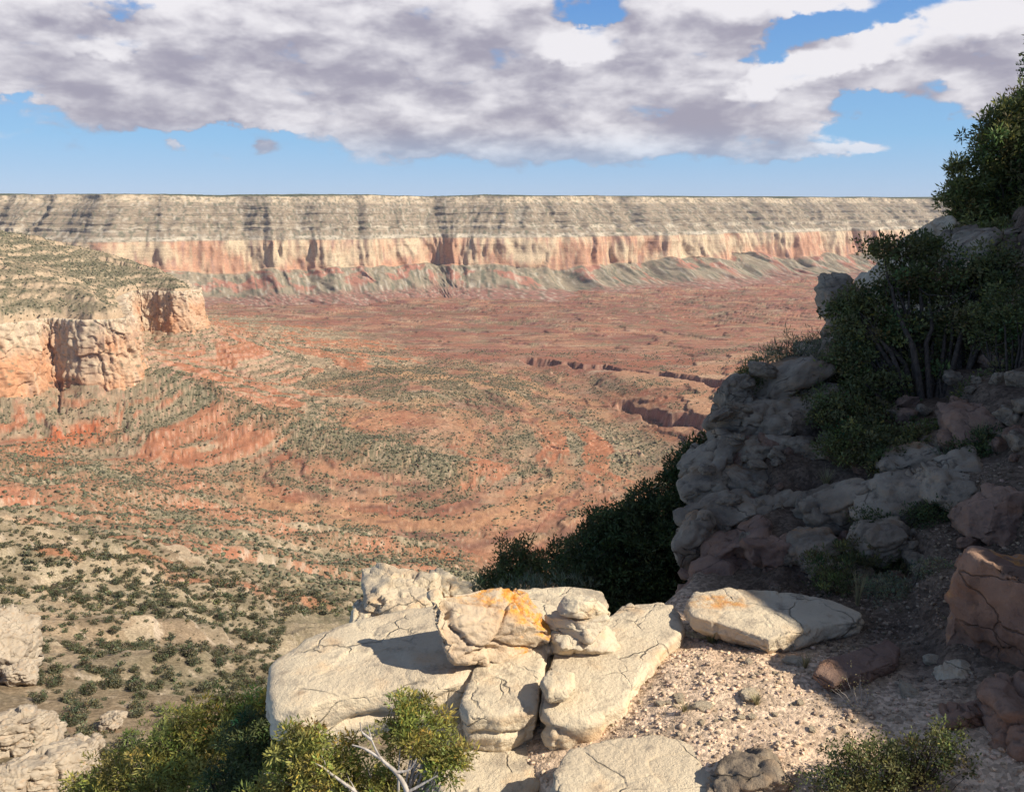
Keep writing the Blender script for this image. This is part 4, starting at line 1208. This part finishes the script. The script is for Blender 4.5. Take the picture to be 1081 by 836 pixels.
# plants of the bank
plant('pinyon_tree', 'tall green pinyon on the skyline at the upper right', 'tree', M_PINYON,
      [(1060, 150, 36, 34, 17), (1095, 130, 40, 50, 17), (1035, 190, 32, 26, 17), (1030, 232, 32, 24, 17), (1080, 200, 44, 44, 17), (1012, 178, 12, 10, 17), (1022, 212, 20, 14, 17), (1085, 250, 40, 26, 16), (1050, 252, 44, 20, 15), (1014, 200, 18, 14, 17), (1062, 118, 18, 12, 17)], rp(1088, 300, 17), 47, 760, 60, .10, .026, .17, r0=.12, nlimb=50, tint=.45)
plant('evergreen_tree', 'dark tree top just entering the frame at the right edge in the sky', 'tree', M_DARK,
      [(1092, 60, 16, 30, 21), (1110, 110, 30, 50, 21)], rp(1105, 230, 21), 48, 90, 50, .10, .03, .2, r0=.1, nlimb=20)
plant('large_bush', 'large dark leafy bush with grey branches spreading over the bank', 'bush', M_OAK,
      [(905, 330, 34, 26, 10.2), (955, 300, 40, 26, 10.2), (1010, 300, 44, 28, 10.0), (1050, 290, 40, 34, 9.8), (960, 350, 60, 30, 9.8), (1030, 350, 50, 34, 9.5), (900, 380, 36, 24, 9.8), (930, 410, 50, 30, 9.4), (990, 400, 40, 30, 9.4), (930, 450, 50, 22, 8.8), (1060, 400, 30, 30, 9.2), (935, 262, 26, 14, 10.4), (975, 262, 26, 16, 10.4)],
      rp(985, 505, 8.6), 49, 950, 50, .05, .024, .13, r0=.055, nlimb=80, tint=.5, shell=.3)
plant('sparse_bush', 'grey green feathery bush crowning the rock pile', 'bush', M_SAGE,
      [(838, 372, 32, 18, 11), (812, 386, 26, 16, 11), (850, 392, 28, 14, 11), (864, 360, 12, 10, 11)], rp(832, 412, 11), 50, 130, 34, .07, .008, .11, r0=.012, nlimb=50, tint=.3, up=1.0)
plant('small_bush', 'small dark round bush on the upper left edge of the rock pile', 'bush', M_OAK,
      [(794, 396, 17, 14, 10.3), (786, 412, 14, 12, 10.3)], rp(794, 424, 10.3), 51, 60, 46, .035, .013, .07, r0=.012, nlimb=24)
plant('hanging_shrub', 'dark leafy shrub hanging over the right side of the rock pile below the large bush', 'shrub', M_OAK,
      [(905, 470, 40, 28, 8.2), (940, 488, 40, 26, 7.9), (885, 436, 30, 24, 8.8), (975, 465, 30, 26, 8.0)], rp(930, 480, 8.6), 52, 300, 50, .04, .018, .09, r0=.02, nlimb=30, tint=.5)
plant('dark_shrub', 'dark shrub against the right edge below the upper tree', 'shrub', M_OAK,
      [(1062, 340, 30, 40, 8.9), (1080, 400, 24, 34, 8.6), (1040, 420, 30, 26, 8.4)], rp(1070, 470, 8.2), 71, 240, 50, .04, .018, .10, r0=.03, nlimb=40, tint=.4)
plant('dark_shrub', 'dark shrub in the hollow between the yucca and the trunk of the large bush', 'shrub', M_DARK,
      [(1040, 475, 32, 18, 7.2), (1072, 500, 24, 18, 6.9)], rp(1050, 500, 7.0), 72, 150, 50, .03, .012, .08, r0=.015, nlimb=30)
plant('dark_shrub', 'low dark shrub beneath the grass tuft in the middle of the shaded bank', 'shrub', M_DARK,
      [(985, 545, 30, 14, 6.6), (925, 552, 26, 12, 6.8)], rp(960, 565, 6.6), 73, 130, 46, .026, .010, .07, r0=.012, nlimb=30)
plant('dark_shrub', 'dark leafy shrub spilling down the left shoulder of the bank above the pile', 'shrub', M_OAK,
      [(880, 400, 30, 20, 10.2), (862, 425, 24, 18, 9.6), (900, 365, 22, 20, 10.6)], rp(890, 440, 10), 74, 190, 46, .04, .016, .10, r0=.02, nlimb=30)
for i in range(46):
    j = rs.integers(0, 17); (px, py, w, h, Y, lab) = OUT[j]
    px += rs.uniform(-.6, .6)*w; py += rs.uniform(-.7, .7)*h
    if px < 728: continue
    c = at(px, py, Y-.22*w*Y/F*2); q = rs.uniform(14, 30)*Y/F
    o = link('loose_stone', _cache.setdefault((i % 5, 0), prot[i % 5]), None, loc=tuple(c)); o.scale = (q, q, q*rs.uniform(.5, .9)); o.rotation_euler = tuple(rs.uniform(-.6, .6, 3))
    tag(o, 'small angular stone wedged between the big rocks of the rock pile', 'stone', 'wedged stones of the rock pile')
plant('spiky_shrub', 'spiky olive shrub in the shade behind the long tilted slab', 'shrub', M_OAK,
      [(880, 618, 30, 20, 6.25), (908, 588, 34, 22, 6.5), (948, 600, 24, 18, 6.4), (870, 590, 18, 16, 6.5)], rp(900, 640, 6.4), 53, 120, 40, .035, .009, .06, r0=.009, nlimb=70, tint=.45, up=1.1)
plant('low_bush', 'low grey bush in deep shade left of the tall orange boulder', 'bush', M_SAGE,
      [(950, 628, 44, 20, 5.9), (985, 600, 20, 18, 5.9)], rp(955, 650, 5.85), 54, 120, 40, .022, .008, .05, r0=.008, nlimb=50, up=.8)
plant('leafy_shrub', 'small leaved shrub with bare twigs in the bottom right corner', 'shrub', M_OAK,
      [(905, 800, 44, 24, 3.75), (955, 800, 54, 34, 3.75), (1000, 790, 34, 30, 3.7), (880, 822, 40, 18, 3.7), (930, 830, 60, 20, 3.65)], rp(945, 880, 3.7), 55, 330, 26, .017, .009, .045, r0=.008, nlimb=120, tint=.55, shell=.2)
plant('dry_shrub', 'bare pinkish twiggy plant in the shaded gravel', 'shrub', M_GRASS, [(900, 728, 24, 24, 4.5)], rp(912, 768, 4.45), 56, 40, 3, .012, .006, .04, bark=M_DEAD, r0=.005, nlimb=26)

def tuft(name, label, cat, mat, px, py, wpx, hpx, n, seed, Y=None, width=.012, group=None, stiff=.3):
    b = hit(px, py) if Y is None else at(px, py, Y)
    if b is None: return
    r = np.random.default_rng(seed); k = b[1]/F*1.05
    V = []; Fq = []; cl = []
    for i in range(n):
        a = r.uniform(0, 2*np.pi); sp = r.uniform(.15, 1)*wpx*k*.5; hgt = hpx*k*r.uniform(.5, 1.1)
        t = np.linspace(0, 1, 5)[:, None]
        dirv = np.array([math.cos(a), math.sin(a), 0])
        p = dirv*(sp*(t**(1+stiff)))+np.array([0, 0, 1])*hgt*(t-.28*t*t*(1-stiff))+dirv*.15*sp
        side = np.array([-math.sin(a), math.cos(a), 0])*width*(1-t*.93)*r.uniform(.7, 1.2)
        o = len(V)*10
        V.append(np.stack([p-side, p+side], 1).reshape(-1, 3))
        Fq += [[o+2*j, o+2*j+1, o+2*j+3, o+2*j+2] for j in range(4)]
        cl.append(np.repeat(np.clip(np.array([[1, 1, 1]])*r.uniform(.6, 1.3), 0, 2), 10, 0))
    me = mesh_from(name, np.vstack(V), quads=np.array(Fq), cols=np.vstack(cl))
    tag(link(name, me, mat, loc=tuple(b)), label, cat, group)
tuft('yucca', 'spiky yucca rosette on the shaded bank', 'yucca', M_YUCCA, 1000, 502, 54, 34, 46, 61, width=.014, stiff=.8)
tuft('grass_tuft', 'dry yellow grass tuft in the middle of the shaded bank', 'grass', M_GRASS, 946, 520, 40, 34, 90, 62, width=.004)
tuft('grass_tuft', 'green grass clump growing beside the left end of the long tilted slab', 'grass', M_YUCCA, 752, 680, 60, 30, 110, 63, width=.003)
tuft('grass_tuft', 'straw coloured grass tuft at the right end of the long tilted slab', 'grass', M_GRASS, 905, 640, 24, 56, 40, 64, width=.003)
tuft('grass_tuft', 'small faded grass tuft in the sunlit gravel left of centre', 'grass', M_GRASS, 722, 752, 26, 16, 60, 65, width=.003)
tuft('grass_tuft', 'small green tinged grass tuft in the sunlit gravel beside the shadow edge', 'grass', M_GRASS, 798, 744, 26, 16, 60, 66, width=.003)
tuft('grass_tuft', 'pale grass tuft among the rocks right of the rock pile', 'grass', M_GRASS, 872, 520, 28, 26, 60, 67, width=.004)
tuft('grass_tuft', 'rusty grass tuft under the large bush near the yucca', 'grass', M_GRASS, 1036, 470, 40, 30, 70, 68, width=.004)
tuft('grass_tuft', 'thin grass tuft beside the flat pinkish stone', 'grass', M_GRASS, 850, 706, 22, 22, 40, 69, width=.003)

# gravel on the ledge
def gravel():
    r = np.random.default_rng(88)
    v0, f0 = ico(1)
    n = 42000
    X = r.uniform(-.2, 5.0, n); Y = r.uniform(3.2, 6.8, n)
    dn = fbm2(X/.5, Y/.5, 3, 501)
    keep = (dn+r.uniform(-.5, .5, n) > -.25); X = X[keep]; Y = Y[keep]; n = len(X)
    Z = ground_z(X, Y); s = .003+.016*r.random(n)**7
    Q = r.normal(0, 1, (n, 3, 3)); 
    sc = np.stack([s*r.uniform(.8, 1.4, n), s*r.uniform(.8, 1.4, n), s*r.uniform(.4, .8, n)], -1)
    th = r.uniform(0, 6.28, n)
    base = v0[None]*(1+.22*r.normal(0, 1, (n, len(v0), 1)))*sc[:, None]
    x = base[..., 0]*np.cos(th)[:, None]-base[..., 1]*np.sin(th)[:, None]; y = base[..., 0]*np.sin(th)[:, None]+base[..., 1]*np.cos(th)[:, None]
    V = np.stack([x+X[:, None], y+Y[:, None], base[..., 2]+Z[:, None]+s[:, None]*.25], -1)
    Fq = (f0[None]+np.arange(n)[:, None, None]*len(v0)).reshape(-1, 3)
    c = np.where((X*.9+Y*.35 > 3.75)[:, None], .48, 1.0)*np.array([.60, .44, .30])*r.uniform(.6, 1.2, (n, 1))*(1+r.normal(0, .025, (n, 3)))  # pebbles on the bank side coloured darker to suit its shade
    col = np.repeat(c, len(v0), 0)
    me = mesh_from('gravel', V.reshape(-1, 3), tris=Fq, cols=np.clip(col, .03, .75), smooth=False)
    tag(link('gravel', me, M_GROUND), 'pinkish tan gravel strewn over the ledge', 'gravel', kind='stuff')
gravel()

# trees and brush standing outside the frame on the bank: they throw the dappled shade
for i, (x, y, hgt) in enumerate([(8.6, 5.6, 2.6), (10.5, 7.5, 2.8), (7.4, 5.2, 1.8)]):
    z = float(ground_z(x, y)[0])
    r = np.random.default_rng(910+i)
    cen = np.array([x, y, z+hgt*.6])+r.normal(0, 1, (110, 3))*np.array([.5, .5, .42])*hgt*.6
    e = empty('juniper_tree', (x, y, z)); tag(e, 'juniper on the bank beyond the right edge of the frame, seen only by its shade', 'tree', 'junipers beyond the right edge')
    v, f, col = leaves_mesh(cen-np.array([x, y, z]), .16*np.ones(110), 40, .09, .03, 920+i)
    link('foliage', mesh_from('foliage', v, quads=f, cols=col, smooth=False), M_DARK, parent=e)
    v, f = branch_mesh((0, 0, 0), cen[:24]-np.array([x, y, z]), .07, 930+i)
    link('trunk', mesh_from('trunk', v, quads=f), M_BARK, parent=e)

# ------------------------------------------------------------------ shrubs all over the canyon slopes
def valley():
    r = np.random.default_rng(99)
    n = 520000
    Y = np.sqrt(r.uniform(45**2, 2500**2, n)); A = np.tan(np.radians(r.uniform(-33, 31, n)))
    X = A*Y
    z, m = terrain(X, Y)
    v = veg_density(X, Y, m)
    bright = np.clip(v, 0, 1)
    keep = r.random(n) < bright**1.1*.62*np.clip(1.15-Y/3600, .3, 1)
    X, Y, z = X[keep], Y[keep], z[keep]
    # extra ones close by, where they show large
    n2_ = 17000
    Y2 = np.sqrt(r.uniform(55**2, 420**2, n2_)); X2 = np.tan(np.radians(r.uniform(-33, 6, n2_)))*Y2
    z2, m2 = terrain(X2, Y2); v2 = veg_density(X2, Y2, m2)
    k2 = r.random(n2_) < np.clip(v2, .0, 1)**1.1*.55
    X = np.r_[X, X2[k2]]; Y = np.r_[Y, Y2[k2]]; z = np.r_[z, z2[k2]]
    px, py = to_px(X, Y, z)
    vis = (px > -25) & (px < 1010) & (py < 860) & ~((py > 650) & (px > 300)) & ~((py > 560) & (px > 500)) & ~((px > 780) & (py > 430))
    X, Y, z, px, py = X[vis], Y[vis], z[vis], px[vis], py[vis]
    S = .45+2.7*r.random(len(X))**2.2*.78
    S = np.where(Y < 260, S*.68, S*.9)
    order = np.argsort(-S/Y)
    open('/tmp/nveg','w').write(str(len(X))) if False else None
    big, rest = order[:300], order[300:]
    protos = []
    for i in range(6):
        q = np.random.default_rng(1000+i)
        cen = q.normal(0, 1, (26, 3)); cen /= np.linalg.norm(cen, axis=1)[:, None]
        cen = cen*q.uniform(.3, .8, (26, 1))*np.array([1, 1, .7])+np.array([0, 0, .62])
        lv, lf, lc = leaves_mesh(cen, .34*np.ones(26), 34, .20, .10, 1010+i, tint=.4)
        fo = mesh_from('foliage', lv, quads=lf, cols=lc, smooth=False); fo.materials.append(M_FARVEG)
        tv, tf = branch_mesh((0, 0, -.25), cen[:9], .09, 1020+i, n=5)
        tr = mesh_from('trunk', tv, quads=tf); tr.materials.append(M_BARK)
        protos.append((fo, tr))
    base = []
    for i in range(6):
        fo, tr = protos[i]
        k = big[i]
        e = empty('juniper_shrub', (X[k], Y[k], z[k])); s = S[k]; e.scale = (s, s, s)
        tag(e, 'rounded dark green shrub dotting the near canyon slopes below the ledge', 'shrub', 'shrubs dotting the near canyon slopes')
        a = link('foliage', fo, None, parent=e); b = link('trunk', tr, None, parent=e)
        base.append((e, a, b))
    for j, k in enumerate(big[6:]):
        e0, a0, b0 = base[j % 6]
        e = e0.copy(); scene.collection.objects.link(e); e.location = (X[k], Y[k], z[k]-.1); s = S[k]; e.scale = (s*r.uniform(.9, 1.3), s, s*r.uniform(.7, 1.0)); e.rotation_euler = (0, 0, r.uniform(0, 6.28))
        for c0 in (a0, b0):
            c = c0.copy(); scene.collection.objects.link(c); c.parent = e
    # the rest: thousands, one object
    v0, f0 = ico(1)
    N_ = len(rest); X, Y, z, S = X[rest], Y[rest], z[rest], S[rest]
    v1, f1 = ico(2)
    def blobs(idx, v0, f0, jit):
        n = len(idx)
        b = v0[None]*(1+jit*r.normal(0, 1, (n, len(v0), 1)))*np.stack([S[idx]*r.uniform(.7, 1.2, n), S[idx]*r.uniform(.7, 1.2, n), S[idx]*r.uniform(.5, .95, n)], -1)[:, None]
        V = b+np.stack([X[idx], Y[idx], z[idx]+S[idx]*.35], -1)[:, None]
        c = r.uniform(.65, 1.35, (n, 1))*(1+r.normal(0, .03, (n, 3)))
        dry = r.random((n, 1)) < .12
        c = np.where(dry, c*np.array([1.7, 1.55, 1.6]), c)
        col = c[:, None]*(1+.22*r.normal(0, 1, (n, len(v0), 1)))
        return V.reshape(-1, 3), (f0[None]+np.arange(n)[:, None, None]*len(v0)).reshape(-1, 3), col.reshape(-1, 3)
    nearm = np.nonzero(Y < 520)[0]; farm = np.nonzero(Y >= 520)[0]
    tv_ = []
    for i in range(8):
        q = np.random.default_rng(1100+i); cen = q.normal(0, 1, (9, 3)); cen /= np.linalg.norm(cen, axis=1)[:, None]
        lv, lf, lc = leaves_mesh(cen*q.uniform(.2, .7, (9, 1))*np.array([1, 1, .6])+np.array([0, 0, .1]), .45*np.ones(9), 8, .42, .30, 1110+i, tint=.4)
        tv_.append((lv, lf, lc))
    n_ = len(nearm); pick = r.integers(0, 8, n_); va, fa4, ca = [], [], []; off = 0
    for i in range(8):
        idx = nearm[pick == i]; lv, lf, lc = tv_[i]; n = len(idx); th = r.uniform(0, 6.28, n)
        s1 = S[idx]*r.uniform(.8, 1.3, n); s3 = S[idx]*r.uniform(.6, 1.0, n)
        xx = (lv[None, :, 0]*np.cos(th)[:, None]-lv[None, :, 1]*np.sin(th)[:, None])*s1[:, None]+X[idx][:, None]
        yy = (lv[None, :, 0]*np.sin(th)[:, None]+lv[None, :, 1]*np.cos(th)[:, None])*s1[:, None]+Y[idx][:, None]
        zz = lv[None, :, 2]*s3[:, None]+(z[idx]+.35*S[idx])[:, None]
        va.append(np.stack([xx, yy, zz], -1).reshape(-1, 3)); fa4.append((lf[None]+np.arange(n)[:, None, None]*len(lv)).reshape(-1, 4)+off); off += n*len(lv)
        ca.append((lc[None]*(r.uniform(.65, 1.3, (n, 1, 1))*(1+r.normal(0, .04, (n, 1, 3))))).reshape(-1, 3))
    va = np.vstack(va); fa4 = np.vstack(fa4); ca = np.vstack(ca)
    o5 = np.random.default_rng(5).random(len(v0))
    vb, fb, cb = blobs(farm, v0, f0, .22)
    me = mesh_from('scrub', np.vstack([va, vb]), quads=fa4, tris=fb+len(va), cols=np.clip(np.vstack([ca, cb]), .2, 2.5), smooth=False)
    tag(link('distant_scrub', me, M_FARVEG), 'thousands of small dark shrubs speckling the far slopes and canyon floor', 'scrub', kind='stuff')
valley()

# ------------------------------------------------------------------ thin desert haze
def haze():
    x0, x1, y0, y1, z0, z1 = -9000, 9500, -60, 9800, -1400, 120
    v = [(x, y, z) for x in (x0, x1) for y in (y0, y1) for z in (z0, z1)]
    f = [(0, 1, 3, 2), (4, 6, 7, 5), (0, 4, 5, 1), (2, 3, 7, 6), (0, 2, 6, 4), (1, 5, 7, 3)]
    me = bpy.data.meshes.new('haze'); me.from_pydata(v, [], f); me.update()
    m = bpy.data.materials.new('haze'); m.use_nodes = True; N = NT(m.node_tree); N.n.clear()
    out = N.new('ShaderNodeOutputMaterial'); p = N.new('ShaderNodeVolumePrincipled')
    p.inputs['Color'].default_value = (.72, .80, .95, 1); p.inputs['Density'].default_value = 1.8e-5; p.inputs['Anisotropy'].default_value = .0
    N.put(out.inputs['Volume'], p.outputs[0])
    tag(link('haze', me, m), 'thin blue haze filling the canyon air', kind='stuff')
haze()
